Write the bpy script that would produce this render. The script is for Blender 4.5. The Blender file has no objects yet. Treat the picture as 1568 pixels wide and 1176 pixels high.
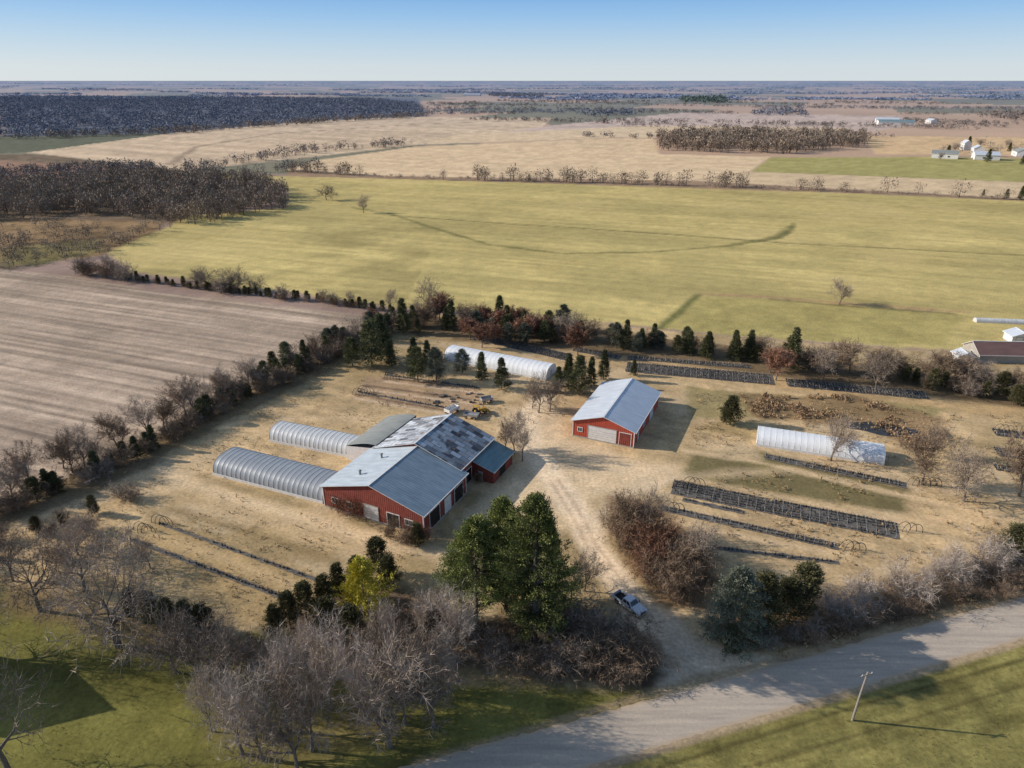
import bpy, math, random
import numpy as np
from mathutils import Vector, Matrix

# ------------------------------------------------------------------ image pixels projected to the ground
H = 75.0; F = 1050.0; P = math.radians(23.9)
cP, sP = math.cos(P), math.sin(P)
def G(u, v, z=0.0):
    """image pixel -> ground position in metres (flat terrain)"""
    q = (588.0 - v) / F
    dz = -sP + cP * q; dy = cP + sP * q
    t = (H - z) / (-dz)
    return ((u - 784.0) / F * t, dy * t)
def HT(vb, vt, u=784):
    Y = G(u, vb)[1]
    q = (588.0 - vt) / F
    t = Y / (cP + sP * q)
    return H + (-sP + cP * q) * t
def GP(pts): return np.array([G(*p) for p in pts])

scene = bpy.context.scene
cam = bpy.data.cameras.new("camera"); co = bpy.data.objects.new("camera", cam)
scene.collection.objects.link(co); scene.camera = co
co.location = (0, 0, H); co.rotation_euler = (math.pi / 2 - P, 0, 0)
cam.sensor_width = 36; cam.lens = 36 * F / 1568; cam.clip_start = 0.5; cam.clip_end = 200000
scene.view_settings.view_transform = 'Standard'

def lin(c): c = c / 255.0; return c / 12.92 if c < 0.04045 else ((c + 0.055) / 1.055) ** 2.4
# ------------------------------------------------------------------ light
SUN_EL = math.radians(24.5)
sdx, sdy = -0.99, 0.14
sl = bpy.data.lights.new("sun", 'SUN'); sl.energy = 5.0; sl.angle = math.radians(0.5); sl.color = (1, 0.925, 0.82)
so = bpy.data.objects.new("sun", sl); scene.collection.objects.link(so)
S = Vector((sdx * math.cos(SUN_EL), sdy * math.cos(SUN_EL), math.sin(SUN_EL)))
so.rotation_euler = S.to_track_quat('Z', 'Y').to_euler(); so.location = (-100, 100, 200)
w = bpy.data.worlds.new("World"); scene.world = w; w.use_nodes = True
nt = w.node_tree; nd = nt.nodes; lk = nt.links
STR = 0.15
bg = nd["Background"]; bg.inputs[1].default_value = STR
sky = nd.new("ShaderNodeTexSky"); sky.sky_type = 'NISHITA'; sky.sun_disc = False
sky.sun_elevation = SUN_EL; sky.sun_rotation = math.atan2(sdx, sdy) % (2 * math.pi)
sky.altitude = 200; sky.air_density = 1.0; sky.dust_density = 0.8; sky.ozone_density = 1.2
tc = nd.new("ShaderNodeTexCoord"); sx = nd.new("ShaderNodeSeparateXYZ"); lk.new(tc.outputs['Generated'], sx.inputs[0])
# low haze layer of the winter sky: pale at the horizon, blue a few degrees up, blending into the Nishita sky
mr0 = nd.new("ShaderNodeMapRange"); lk.new(sx.outputs[2], mr0.inputs[0]); mr0.inputs[1].default_value = 0; mr0.inputs[2].default_value = .2
cr = nd.new("ShaderNodeValToRGB"); lk.new(mr0.outputs[0], cr.inputs[0])
e = cr.color_ramp.elements
def L3(r, g, b): return (lin(r), lin(g), lin(b), 1)
e[0].position = 0.0; e[0].color = L3(214, 224, 230)
e[1].position = 1.0; e[1].color = L3(74, 134, 205)
for p_, c_ in ((.08, L3(208, 221, 230)), (.2, L3(186, 211, 232)), (.36, L3(150, 193, 234)), (.56, L3(102, 163, 226))):
    m = e.new(p_); m.color = c_
scl = nd.new("ShaderNodeVectorMath"); scl.operation = 'SCALE'; lk.new(cr.outputs[0], scl.inputs[0]); scl.inputs['Scale'].default_value = 1 / STR
fm = nd.new("ShaderNodeMapRange"); lk.new(sx.outputs[2], fm.inputs[0]); fm.inputs[1].default_value = .1; fm.inputs[2].default_value = .45; fm.inputs[3].default_value = .9; fm.inputs[4].default_value = 0
mx = nd.new("ShaderNodeMix"); mx.data_type = 'RGBA'
lk.new(fm.outputs[0], mx.inputs[0]); lk.new(sky.outputs[0], mx.inputs[6]); lk.new(scl.outputs[0], mx.inputs[7]); lk.new(mx.outputs[2], bg.inputs[0])

# ------------------------------------------------------------------ helpers
LFC = np.array([.88, .895, .815])
def C(r, g, b, k=1.0): return np.array([lin(r), lin(g), lin(b)]) * k / LFC

def newmat(name):
    m = bpy.data.materials.new(name); m.use_nodes = True
    return m, m.node_tree.nodes, m.node_tree.links, m.node_tree.nodes["Principled BSDF"]
def mixn(n, l, f, a, b, mode='MIX'):
    x = n.new("ShaderNodeMix"); x.data_type = 'RGBA'; x.blend_type = mode
    for i, val in ((0, f), (6, a), (7, b)):
        if hasattr(val, 'links'): l.new(val, x.inputs[i])
        elif i == 0: x.inputs[0].default_value = val
        else: x.inputs[i].default_value = (*val[:3], 1)
    return x.outputs[2]
def noisen(n, l, scale, detail=4, rough=.6, vec=None):
    t = n.new("ShaderNodeTexNoise"); t.inputs['Scale'].default_value = scale
    t.inputs['Detail'].default_value = detail; t.inputs['Roughness'].default_value = rough
    if vec is None:
        tc = n.new("ShaderNodeTexCoord"); vec = tc.outputs['Object']
    l.new(vec, t.inputs['Vector']); return t.outputs['Fac']
def rampn(n, l, fac, a, b):
    r = n.new("ShaderNodeMapRange"); l.new(fac, r.inputs[0]); r.inputs[1].default_value = a; r.inputs[2].default_value = b
    return r.outputs[0]
def simple(name, c1, c2=None, scale=2, rough=.8, spec=.2, metal=0, bump=0, bscale=8):
    m, n, l, b = newmat(name)
    c2 = c2 if c2 is not None else tuple(x * .7 for x in c1)
    f = rampn(n, l, noisen(n, l, scale), .3, .7)
    l.new(mixn(n, l, f, c1, c2), b.inputs['Base Color'])
    b.inputs['Roughness'].default_value = rough; b.inputs['Specular IOR Level'].default_value = spec; b.inputs['Metallic'].default_value = metal
    if bump:
        bp = n.new("ShaderNodeBump"); bp.inputs['Strength'].default_value = bump; bp.inputs['Distance'].default_value = .05
        l.new(noisen(n, l, bscale), bp.inputs['Height']); l.new(bp.outputs[0], b.inputs['Normal'])
    return m
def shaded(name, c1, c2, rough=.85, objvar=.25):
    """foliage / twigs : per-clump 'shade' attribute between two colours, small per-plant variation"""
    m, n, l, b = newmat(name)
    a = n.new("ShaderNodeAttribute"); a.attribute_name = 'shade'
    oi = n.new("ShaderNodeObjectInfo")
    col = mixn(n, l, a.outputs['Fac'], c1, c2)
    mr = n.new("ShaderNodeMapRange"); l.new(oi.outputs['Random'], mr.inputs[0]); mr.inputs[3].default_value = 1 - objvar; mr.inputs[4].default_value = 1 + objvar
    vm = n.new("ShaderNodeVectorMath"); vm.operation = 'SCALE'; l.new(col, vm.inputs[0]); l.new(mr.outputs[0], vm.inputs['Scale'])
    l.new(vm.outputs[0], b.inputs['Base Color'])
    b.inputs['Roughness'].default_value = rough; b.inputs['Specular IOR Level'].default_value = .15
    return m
def ribbed(name, c1, c2, pitch=.5, axis='X', rough=.45, metal=0.0, dirt=.6, spec=.4, patches=None):
    m, n, l, b = newmat(name)
    tc = n.new("ShaderNodeTexCoord")
    mp = n.new("ShaderNodeMapping"); l.new(tc.outputs['Object'], mp.inputs[0])
    mp.inputs['Scale'].default_value = (.25, 1.2, 1) if axis == 'Y' else (1.2, .25, 1)
    f = rampn(n, l, noisen(n, l, .9, 5, .65, mp.outputs[0]), .35, .72)
    col = mixn(n, l, f, c1, c2)
    if patches:
        bt = n.new("ShaderNodeTexBrick"); l.new(tc.outputs['Object'], bt.inputs[0])
        bt.inputs['Scale'].default_value = 1; bt.inputs['Brick Width'].default_value = patches[0]; bt.inputs['Row Height'].default_value = patches[1]
        bt.inputs['Mortar Size'].default_value = .06; bt.inputs['Color1'].default_value = (1.4, 1.4, 1.4, 1); bt.inputs['Color2'].default_value = (.12, .12, .14, 1)
        bt.inputs['Mortar'].default_value = (.35, .30, .27, 1); bt.inputs['Bias'].default_value = 0
        nf = rampn(n, l, noisen(n, l, .35, 3, .6), .35, .46)
        col = mixn(n, l, nf, col, mixn(n, l, 1.0, col, bt.outputs[0], 'MULTIPLY'))
        col = mixn(n, l, rampn(n, l, noisen(n, l, .8, 4, .7), .57, .7), col, (.30, .17, .10))
    l.new(col, b.inputs['Base Color'])
    wv = n.new("ShaderNodeTexWave"); wv.bands_direction = axis; wv.inputs['Scale'].default_value = .314 / pitch
    l.new(tc.outputs['Object'], wv.inputs[0])
    bp = n.new("ShaderNodeBump"); bp.inputs['Strength'].default_value = .5; bp.inputs['Distance'].default_value = .05
    l.new(wv.outputs['Fac'], bp.inputs['Height']); l.new(bp.outputs[0], b.inputs['Normal'])
    b.inputs['Roughness'].default_value = rough; b.inputs['Metallic'].default_value = metal; b.inputs['Specular IOR Level'].default_value = spec
    return m

class Buf:
    def __init__(s): s.v = []; s.f = []; s.m = []; s.c = []
    def face(s, pts, mi=0, c=.5):
        i = len(s.v); s.v += [tuple(p) for p in pts]; s.c += [c] * len(pts)
        s.f.append(tuple(range(i, i + len(pts)))); s.m.append(mi)
    def box(s, x0, x1, y0, y1, z0, z1, mi=0, c=.5):
        i = len(s.v)
        s.v += [(x0, y0, z0), (x1, y0, z0), (x1, y1, z0), (x0, y1, z0), (x0, y0, z1), (x1, y0, z1), (x1, y1, z1), (x0, y1, z1)]; s.c += [c] * 8
        for f in ((0, 3, 2, 1), (4, 5, 6, 7), (0, 1, 5, 4), (1, 2, 6, 5), (2, 3, 7, 6), (3, 0, 4, 7)):
            s.f.append(tuple(i + k for k in f)); s.m.append(mi)
    def tube(s, pts, rads, n, mi=0, c=.5, cap=False):
        base = len(s.v)
        for k, p in enumerate(pts):
            a = pts[max(0, k - 1)]; b = pts[min(len(pts) - 1, k + 1)]
            d = (Vector(b) - Vector(a)).normalized()
            up = Vector((0, 0, 1)) if abs(d.z) < .95 else Vector((1, 0, 0))
            x = d.cross(up).normalized(); y = d.cross(x)
            for j in range(n):
                t = 2 * math.pi * j / n
                s.v.append(tuple(Vector(p) + x * (math.cos(t) * rads[k]) + y * (math.sin(t) * rads[k]))); s.c.append(c)
        for k in range(len(pts) - 1):
            for j in range(n):
                a = base + k * n + j; b = base + k * n + (j + 1) % n
                s.f.append((a, b, b + n, a + n)); s.m.append(mi)
        if cap:
            s.f.append(tuple(base + j for j in range(n))[::-1]); s.m.append(mi)
            s.f.append(tuple(base + (len(pts) - 1) * n + j for j in range(n))); s.m.append(mi)
    def prism(s, prof, y0, y1, mi=0):
        """profile in xz, extruded along y"""
        i = len(s.v); n = len(prof)
        s.v += [(x, y0, z) for x, z in prof] + [(x, y1, z) for x, z in prof]; s.c += [.5] * 2 * n
        s.f.append(tuple(range(i, i + n))); s.m.append(mi); s.f.append(tuple(range(i + n, i + 2 * n))[::-1]); s.m.append(mi)
        for k in range(n):
            k2 = (k + 1) % n; s.f.append((i + k, i + k + n, i + k2 + n, i + k2)); s.m.append(mi)
    def mesh(s, name, mats, smooth=False):
        me = bpy.data.meshes.new(name); me.from_pydata(s.v, [], s.f)
        for m in mats: me.materials.append(m)
        me.polygons.foreach_set('material_index', s.m)
        at = me.attributes.new('shade', 'FLOAT', 'POINT'); at.data.foreach_set('value', s.c)
        if smooth: me.polygons.foreach_set('use_smooth', [True] * len(s.f))
        me.update(); return me
    def obj(s, name, mats, parent=None, smooth=False):
        o = bpy.data.objects.new(name, s.mesh(name, mats, smooth)); scene.collection.objects.link(o)
        if parent: o.parent = parent
        return o
def empty(name, x, y, ang=0, z=0):
    o = bpy.data.objects.new(name, None); scene.collection.objects.link(o)
    o.location = (x, y, z); o.rotation_euler = (0, 0, ang); o.empty_display_size = .5; return o

# numpy noise
def vno(x, y, seed):
    xi = np.floor(x).astype(np.int64); yi = np.floor(y).astype(np.int64); fx = x - xi; fy = y - yi
    fx = fx * fx * (3 - 2 * fx); fy = fy * fy * (3 - 2 * fy)
    def h(a, b):
        k = (a * 374761393 + b * 668265263 + seed * 982451653) & 0xffffffff
        k = ((k ^ (k >> 13)) * 1274126177) & 0xffffffff
        k = k ^ (k >> 16); return (k & 0xffffff) / float(0xffffff)
    return (h(xi, yi) * (1 - fx) + h(xi + 1, yi) * fx) * (1 - fy) + (h(xi, yi + 1) * (1 - fx) + h(xi + 1, yi + 1) * fx) * fy
def fbm(x, y, sc, seed, o=4):
    r = 0; a = 1; t = 0
    for i in range(o): r = r + a * vno(x / sc, y / sc, seed + i); t += a; a *= .55; sc *= .47
    return r / t
def sdf(px, py, poly):
    d = np.full(px.shape, 1e30); ins = np.zeros(px.shape, bool); n = len(poly)
    for i in range(n):
        a = poly[i]; b = poly[i - 1]; ex, ey = b - a
        wx = px - a[0]; wy = py - a[1]
        t = np.clip((wx * ex + wy * ey) / (ex * ex + ey * ey + 1e-9), 0, 1)
        d = np.minimum(d, (wx - ex * t) ** 2 + (wy - ey * t) ** 2)
        c1 = (a[1] > py) != (b[1] > py)
        with np.errstate(all='ignore'):
            ins ^= c1 & (px < (b[0] - a[0]) * (py - a[1]) / (b[1] - a[1] + 1e-12) + a[0])
    d = np.sqrt(d); return np.where(ins, -d, d)
def dline(px, py, pts):
    d = np.full(px.shape, 1e30)
    for a, b in zip(pts[:-1], pts[1:]):
        ex, ey = b - a; wx = px - a[0]; wy = py - a[1]
        t = np.clip((wx * ex + wy * ey) / (ex * ex + ey * ey + 1e-9), 0, 1)
        d = np.minimum(d, (wx - ex * t) ** 2 + (wy - ey * t) ** 2)
    return np.sqrt(d)

# ------------------------------------------------------------------ ground sheet
NR, NC = 1350, 860
ys = 1.0 / np.linspace(1 / 42.0, 1 / 70000.0, NR)
ss = np.linspace(-1, 1, NC)
YY = np.repeat(ys[:, None], NC, 1); XX = ss[None, :] * (1.0 * YY + 55)
X = XX.ravel(); Y = YY.ravel(); N = X.size
n8 = fbm(X, Y, 9, 1); n40 = fbm(X, Y, 45, 2); n2 = fbm(X, Y, 1.8, 3, 3); n200 = fbm(X, Y, 260, 4, 4)
near = np.clip(1 - Y / 900, 0, 1)
col = np.zeros((N, 3)) + C(150, 128, 110)
GA = math.radians(-24.8)
ca, sa = math.cos(GA), math.sin(GA)
U = X * ca + Y * sa; V = -X * sa + Y * ca
# distant quilt of fields
pal = np.array([C(182, 154, 124), C(150, 128, 110), C(192, 168, 136), C(138, 122, 104), C(126, 122, 98), C(144, 136, 96), C(168, 144, 118), C(110, 106, 98)])
ri = np.floor(V / 420 + (n200 - .5) * .15).astype(np.int64)
ci = np.floor(U / 700 + (ri * 0.37) % 1).astype(np.int64)
hh = ((ri * 7349 + ci * 9151) ^ (ri * 31 + ci * 17) * 131) % len(pal)
far = Y > 620
col[far] = pal[hh[far]]
col *= (1 + .35 * (n200 - .5))[:, None]
def mask_bbox(poly, pad):
    lo = poly.min(0) - pad; hi = poly.max(0) + pad
    return np.nonzero((X > lo[0]) & (X < hi[0]) & (Y > lo[1]) & (Y < hi[1]))[0]
def paint(px, c, soft=1.0, warp=1.5, a=1.0, nz=.25, nzb=.2, world=False):
    poly = np.array(px, float) if world else GP(px)
    ix = mask_bbox(poly, soft + warp + 1)
    if not len(ix): return ix, 0
    sd = sdf(X[ix], Y[ix], poly) + (n8[ix] - .5) * 2 * warp + (n2[ix] - .5) * warp * .8
    wgt = np.clip(.5 - sd / soft, 0, 1) * a
    k = 1 + nz * (n8[ix] - .5) * 2 + nzb * (n2[ix] - .5) * 2 * near[ix]
    col[ix] = col[ix] * (1 - wgt[:, None]) + (c[None, :] * k[:, None]) * wgt[:, None]
    return ix, wgt
def line(px, wd, c, soft=1.0, a=1.0, warp=.5, nz=.2):
    pts = GP(px); ix = mask_bbox(pts, wd + soft + warp)
    d = dline(X[ix], Y[ix], pts) + (n8[ix] - .5) * 2 * warp + (n2[ix] - .5) * warp
    wgt = np.clip(.5 - (d - wd / 2) / soft, 0, 1) * a
    k = 1 + nz * (n2[ix] - .5) * 2
    col[ix] = col[ix] * (1 - wgt[:, None]) + (c[None, :] * k[:, None]) * wgt[:, None]
def streak(ix, wgt, ang, sc, amp, seed, ln=14):
    if not len(ix): return
    c_, s_ = math.cos(ang), math.sin(ang)
    u = X[ix] * c_ + Y[ix] * s_; v = -X[ix] * s_ + Y[ix] * c_
    n = fbm(u / ln, v, sc, seed, 3) - .5
    col[ix] *= (1 + amp * 2 * n * wgt)[:, None]

# far features
paint([(0, 148), (640, 150), (655, 178), (500, 186), (250, 205), (0, 214)], C(92, 94, 98), 20, 10)
paint([(-300, 148), (0, 148), (0, 214), (-300, 230)], C(92, 94, 98), 20, 10)
paint([(-200, 214), (250, 204), (270, 210), (60, 232), (-200, 245)], C(98, 100, 78), 6, 6)
ix, g = paint([(40, 234), (270, 203), (480, 185), (640, 178), (845, 181), (830, 196), (640, 222), (480, 240), (280, 262), (170, 248)], C(196, 173, 138), 5, 4); streak(ix, g, math.radians(-30), 14, .3, 21)
line([(260, 252), (300, 225), (420, 205), (640, 190), (840, 183)], 9, C(126, 108, 88), 6, .6, 3)
ix, g = paint([(845, 192), (1050, 172), (1390, 178), (1400, 192), (1300, 206), (1010, 208), (640, 222)], C(190, 169, 147), 5, 4); streak(ix, g, GA, 18, .2, 22)
ix, g = paint([(700, 206), (1000, 192), (1300, 196), (1290, 206), (1010, 209), (650, 221)], C(206, 182, 142), 5, 3)
ix, g = paint([(480, 246), (640, 224), (1000, 210), (1010, 236), (1180, 240), (1150, 262), (1060, 277), (600, 270), (440, 260)], C(208, 182, 140), 4, 3); streak(ix, g, GA, 10, .15, 23)
ix, g = paint([(1320, 208), (1700, 212), (1700, 238), (1340, 236)], C(202, 172, 126), 4, 3)
ix, g = paint([(1180, 241), (1450, 240), (1700, 246), (1700, 284), (1150, 263)], C(160, 151, 92), 4, 2); streak(ix, g, GA, 8, .12, 24)
ix, g = paint([(1060, 277), (1150, 263), (1700, 284), (1700, 312), (1300, 290)], C(200, 176, 135), 4, 2)
ix, g = paint([(440, 260), (600, 270), (1060, 277), (1300, 290), (1568, 304), (1568, 312), (900, 290), (440, 272)], C(150, 126, 98), 4, 2)
# left middle ground : scrub and meadow
paint([(-400, 240), (60, 236), (280, 262), (440, 270), (300, 330), (170, 380), (0, 420), (-400, 470)], C(116, 100, 78), 6, 6, nz=.5)
paint([(-400, 250), (0, 245), (150, 255), (230, 268), (60, 275), (-400, 300)], C(148, 118, 94), 6, 4)
paint([(-300, 340), (60, 335), (250, 340), (240, 372), (130, 395), (0, 405), (-300, 440)], C(138, 114, 80), 4, 5, nz=.6)
paint([(0, 380), (150, 366), (160, 385), (60, 405), (0, 408)], C(112, 108, 64), 4, 4, a=.7)
# great hay field
hay = [(165, 385), (225, 362), (290, 330), (440, 318), (440, 288), (280, 266), (600, 274), (900, 283), (1300, 296), (1568, 308), (2000, 322), (2000, 640), (1568, 545), (1200, 520), (880, 490), (600, 470), (380, 440), (200, 415)]
ix, g = paint(hay, C(184, 166, 104), 3, 3, nz=.16, nzb=.14); streak(ix, g, math.radians(-19), 3.0, .24, 30, 16); streak(ix, g, math.radians(-19), 30, .28, 31, 6)
gw = np.clip((n40[ix] - .5) * 5, 0, 1) * g * .4
col[ix] = col[ix] * (1 - gw[:, None]) + C(158, 146, 92) * gw[:, None]
gw = np.clip((.45 - n40[ix]) * 5, 0, 1) * g * .35
col[ix] = col[ix] * (1 - gw[:, None]) + C(196, 174, 116) * gw[:, None]
line([(540, 318), (600, 328), (650, 345), (750, 375), (860, 388), (1000, 386), (1130, 375), (1190, 365), (1212, 352), (1215, 342)], 2.4, C(108, 106, 62), 3, .9, 1.5)
line([(1130, 373), (1190, 363), (1212, 348)], 4.4, C(98, 98, 58), 4, .75, 1.5)
line([(600, 330), (800, 344), (1000, 357), (1200, 372), (1568, 391), (1800, 402)], 1.8, C(108, 102, 64), 2.2, .95, .6)
paint([(1070, 455), (1240, 462), (1480, 482), (1440, 530), (1200, 520), (1010, 503)], C(166, 152, 92), 2, 1)
line([(1070, 450), (1180, 455), (1300, 465), (1480, 478)], 2.4, C(164, 134, 96), 2, .95, .8)
line([(1180, 458), (1300, 469), (1460, 480)], 1.6, C(110, 100, 68), 2, .8, .8)
line([(1068, 452), (1040, 478), (1008, 505)], 3.0, C(108, 108, 62), 2, .9, .5)
# ploughed / stubble field at left
rowang = math.radians(-20.2)
ix, g = paint([(-500, 350), (0, 412), (120, 424), (240, 446), (590, 487), (560, 512), (500, 545), (430, 575), (300, 645), (130, 725), (0, 785), (-500, 1000)], C(168, 149, 124), 2, 1.5, nz=.12, nzb=.18)
streak(ix, g, rowang, 1.3, .5, 40, 40); streak(ix, g, rowang, 5, .38, 41, 18)
c_, s_ = math.cos(rowang), math.sin(rowang)
vv = -X[ix] * s_ + Y[ix] * c_ + (n40[ix] - .5) * 1.2
col[ix] *= (1 + .08 * np.sin(vv * 2 * math.pi / 3.05) * g)[:, None]
ix2 = ix[np.clip((n40[ix] - .52) * 6, 0, 1) > 0]
col[ix2] *= (1 - .2 * np.clip((n40[ix2] - .52) * 6, 0, 1))[:, None]
# farm yard
yard = [(-300, 900), (0, 782), (130, 722), (300, 642), (430, 575), (560, 510), (620, 480), (880, 492), (1200, 522), (1568, 548), (2000, 600), (2000, 860), (1568, 905), (1250, 1000), (1020, 1050), (560, 1176), (0, 1300)]
ix, g = paint(yard, C(180, 155, 112), 2, 1, nz=.32, nzb=.32)
streak(ix, g, GA, 2.2, .28, 50, 8)
gw = np.clip((n40[ix] - .47) * 7, 0, 1) * g * .55
col[ix] = col[ix] * (1 - gw[:, None]) + C(136, 119, 80) * gw[:, None]
gw = np.clip((.46 - n8[ix]) * 7, 0, 1) * g * .5
col[ix] = col[ix] * (1 - gw[:, None]) + C(208, 184, 142) * gw[:, None]
# greener / darker patches
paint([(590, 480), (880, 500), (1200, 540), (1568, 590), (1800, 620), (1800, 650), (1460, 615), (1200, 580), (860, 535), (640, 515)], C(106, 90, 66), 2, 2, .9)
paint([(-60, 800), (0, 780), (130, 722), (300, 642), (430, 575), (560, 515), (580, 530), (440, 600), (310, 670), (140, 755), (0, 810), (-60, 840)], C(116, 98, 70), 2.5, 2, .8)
paint([(880, 535), (1200, 578), (1568, 625), (1700, 640), (1700, 655), (1450, 628), (1180, 592), (880, 548)], C(180, 152, 106), 2, 1, .9)
paint([(1050, 590), (1120, 600), (1300, 610), (1460, 625), (1430, 640), (1130, 640), (1060, 640)], C(134, 124, 78), 2, 1.5, .7)
paint([(1130, 604), (1300, 606), (1450, 640), (1450, 690), (1400, 690), (1330, 655), (1160, 640)], C(134, 110, 78), 2, 2, .8, nz=.5)
paint([(1070, 690), (1160, 690), (1340, 735), (1390, 750), (1385, 785), (1250, 765), (1030, 728)], C(114, 104, 68), 2, 1.2, .95)
paint([(1060, 675), (1150, 680), (1170, 705), (1080, 690)], C(205, 180, 136), 2, 1, .7)
paint([(1110, 640), (1160, 645), (1170, 670), (1060, 660)], C(150, 130, 86), 2, 1, .7)
paint([(560, 575), (735, 590), (745, 640), (540, 612)], C(162, 136, 104), 2, 1.5, .8, nz=.4)
for a, b in (((590, 578), (735, 596)), ((560, 590), (720, 612)), ((545, 604), (690, 630))):
    line([a, b], 1.0, C(104, 86, 70), .8, .8, .3); line([(a[0], a[1] + 6), (b[0], b[1] + 6)], .9, C(205, 182, 148), .8, .7, .3)
paint([(190, 830), (250, 795), (490, 885), (440, 940), (400, 960)], C(164, 140, 96), 2, 1, .9, nz=.3)
line([(170, 800), (330, 850), (470, 905)], 2.0, C(200, 172, 124), 2, .6, .8); line([(260, 780), (400, 820), (520, 860)], 1.4, C(132, 112, 74), 2, .7, .8)
line([(280, 740), (380, 775), (520, 815)], 1.6, C(140, 118, 80), 2, .6, .8); line([(300, 690), (240, 760), (150, 800)], 2, C(200, 172, 126), 2.5, .6, 1)
line([(600, 700), (700, 640), (800, 640)], 1.6, C(206, 180, 136), 2, .6, 1); line([(620, 660), (540, 640), (440, 640), (370, 680)], 1.8, C(204, 178, 134), 2.2, .6, 1)
paint([(330, 745), (500, 790), (640, 840), (600, 860), (460, 830), (300, 765)], C(200, 172, 126), 2, 1.5, .7)
# gravel yard and drive
DR = C(226, 202, 162)
paint([(700, 850), (720, 800), (760, 740), (800, 700), (760, 660), (780, 625), (850, 625), (870, 670), (960, 700), (1050, 715), (1000, 745), (930, 760), (880, 775), (800, 810), (720, 862)], C(210, 185, 143), 4, 2.5, .9)
line([(1075, 1050), (1030, 1000), (985, 940), (940, 880), (905, 830), (880, 780), (850, 735), (815, 690), (805, 640), (830, 610)], 5.2, DR, 2.0, .97, .6)
line([(900, 820), (920, 790), (960, 755), (1040, 730)], 2.5, DR, 3, .5, 1)
line([(870, 800), (780, 840), (690, 852), (560, 822), (420, 780), (300, 745), (250, 720)], 3.0, C(212, 186, 142), 2.5, .8, .8)
line([(900, 690), (980, 710), (1060, 730), (1200, 720)], 2.4, C(208, 182, 140), 3, .6, 1)
line([(1070, 735), (1380, 800)], .8, C(208, 182, 140), 1, .5, .5)
line([(1050, 690), (1150, 705), (1390, 760), (1568, 800)], 1.8, C(208, 181, 136), 1.5, .8, .8)
line([(1040, 800), (1150, 825), (1300, 850)], 1.6, C(206, 178, 134), 1.5, .8, .8); line([(1080, 820), (1200, 850), (1270, 870)], 1.0, C(202, 174, 130), 1.2, .6, .6)
line([(1390, 800), (1480, 790), (1568, 800)], 4, C(208, 178, 130), 3, .7, 1)
paint([(985, 930), (1030, 940), (1060, 985), (1200, 1008), (1180, 1030), (1060, 1070), (1000, 1075), (1010, 1020)], C(206, 186, 152), 1.6, .8)
for off in (-.9, .9):
    line([(1070 + off * 14, 1046), (1025 + off * 12, 1000), (982 + off * 10, 940), (938 + off * 9, 880), (903 + off * 8, 830), (878 + off * 8, 780), (848 + off * 7, 735)], .6, C(184, 158, 124), .7, .6, .2)
# leaf litter below the roadside trees, lawns and verges
paint([(-300, 960), (0, 890), (80, 930), (200, 960), (330, 985), (430, 965), (560, 985), (700, 1040), (1000, 1060), (1010, 1080), (640, 1190), (300, 1400), (-300, 1300)], C(110, 106, 54), 2.5, 2, nz=.55)
paint([(430, 960), (520, 900), (620, 900), (700, 960), (880, 930), (960, 960), (1015, 1010), (1000, 1050), (860, 1040), (700, 1020), (560, 1010)], C(96, 80, 62), 2.5, 2)
paint([(330, 985), (430, 1010), (560, 1080), (640, 1120), (500, 1170), (330, 1130)], C(124, 110, 70), 4, 3, .6)
paint([(0, 880), (90, 900), (200, 940), (330, 970), (330, 990), (180, 985), (60, 950), (0, 930)], C(120, 102, 70), 3, 2, .8)
paint([(1090, 950), (1300, 900), (1568, 850), (1700, 830), (1700, 880), (1568, 905), (1250, 990), (1120, 1000)], C(116, 96, 70), 2, 1.2)
paint([(1010, 770), (930, 760), (950, 850), (1010, 920), (1080, 930), (1100, 860)], C(138, 110, 78), 2, 1.5, .8)
# field across the road
ix, g = paint([(860, 1195), (1000, 1155), (1150, 1110), (1568, 985), (2200, 800), (2600, 1500), (700, 1500)], C(128, 120, 68), 1.2, .5, nz=.35, nzb=.35); streak(ix, g, math.radians(17.4), .9, .3, 60, 8)
line([(1010, 1176), (1300, 1085), (1568, 1010), (1800, 950)], .5, C(84, 78, 44), .5, .8, .1)
line([(1140, 1176), (1568, 1050), (1800, 985)], .5, C(88, 80, 46), .5, .7, .15)
line([(870, 1182), (1000, 1146), (1150, 1104), (1568, 980), (2000, 850)], 1.2, C(170, 150, 114), .9, .8, .3)
line([(640, 1170), (1000, 1062), (1568, 908), (2000, 790)], 1.4, C(156, 136, 100), .9, .8, .3)
# distance haze painted into the far ground colours, stronger with depth
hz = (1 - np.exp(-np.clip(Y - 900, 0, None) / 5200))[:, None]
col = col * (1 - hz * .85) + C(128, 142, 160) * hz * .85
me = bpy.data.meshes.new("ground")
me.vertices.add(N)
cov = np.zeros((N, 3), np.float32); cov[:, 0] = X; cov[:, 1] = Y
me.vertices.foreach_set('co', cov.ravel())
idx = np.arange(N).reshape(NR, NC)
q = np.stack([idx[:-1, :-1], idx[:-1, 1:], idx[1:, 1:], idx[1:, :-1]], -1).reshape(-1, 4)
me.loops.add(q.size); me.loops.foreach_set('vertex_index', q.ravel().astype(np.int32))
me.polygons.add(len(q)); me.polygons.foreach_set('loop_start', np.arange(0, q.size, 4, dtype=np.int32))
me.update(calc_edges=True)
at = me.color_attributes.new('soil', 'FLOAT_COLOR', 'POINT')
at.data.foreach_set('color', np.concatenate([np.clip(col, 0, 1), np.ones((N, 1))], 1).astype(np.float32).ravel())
go = bpy.data.objects.new("ground", me); scene.collection.objects.link(go)
m, n, l, b = newmat("ground_soil_and_grass")
a = n.new("ShaderNodeAttribute"); a.attribute_name = 'soil'
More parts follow.
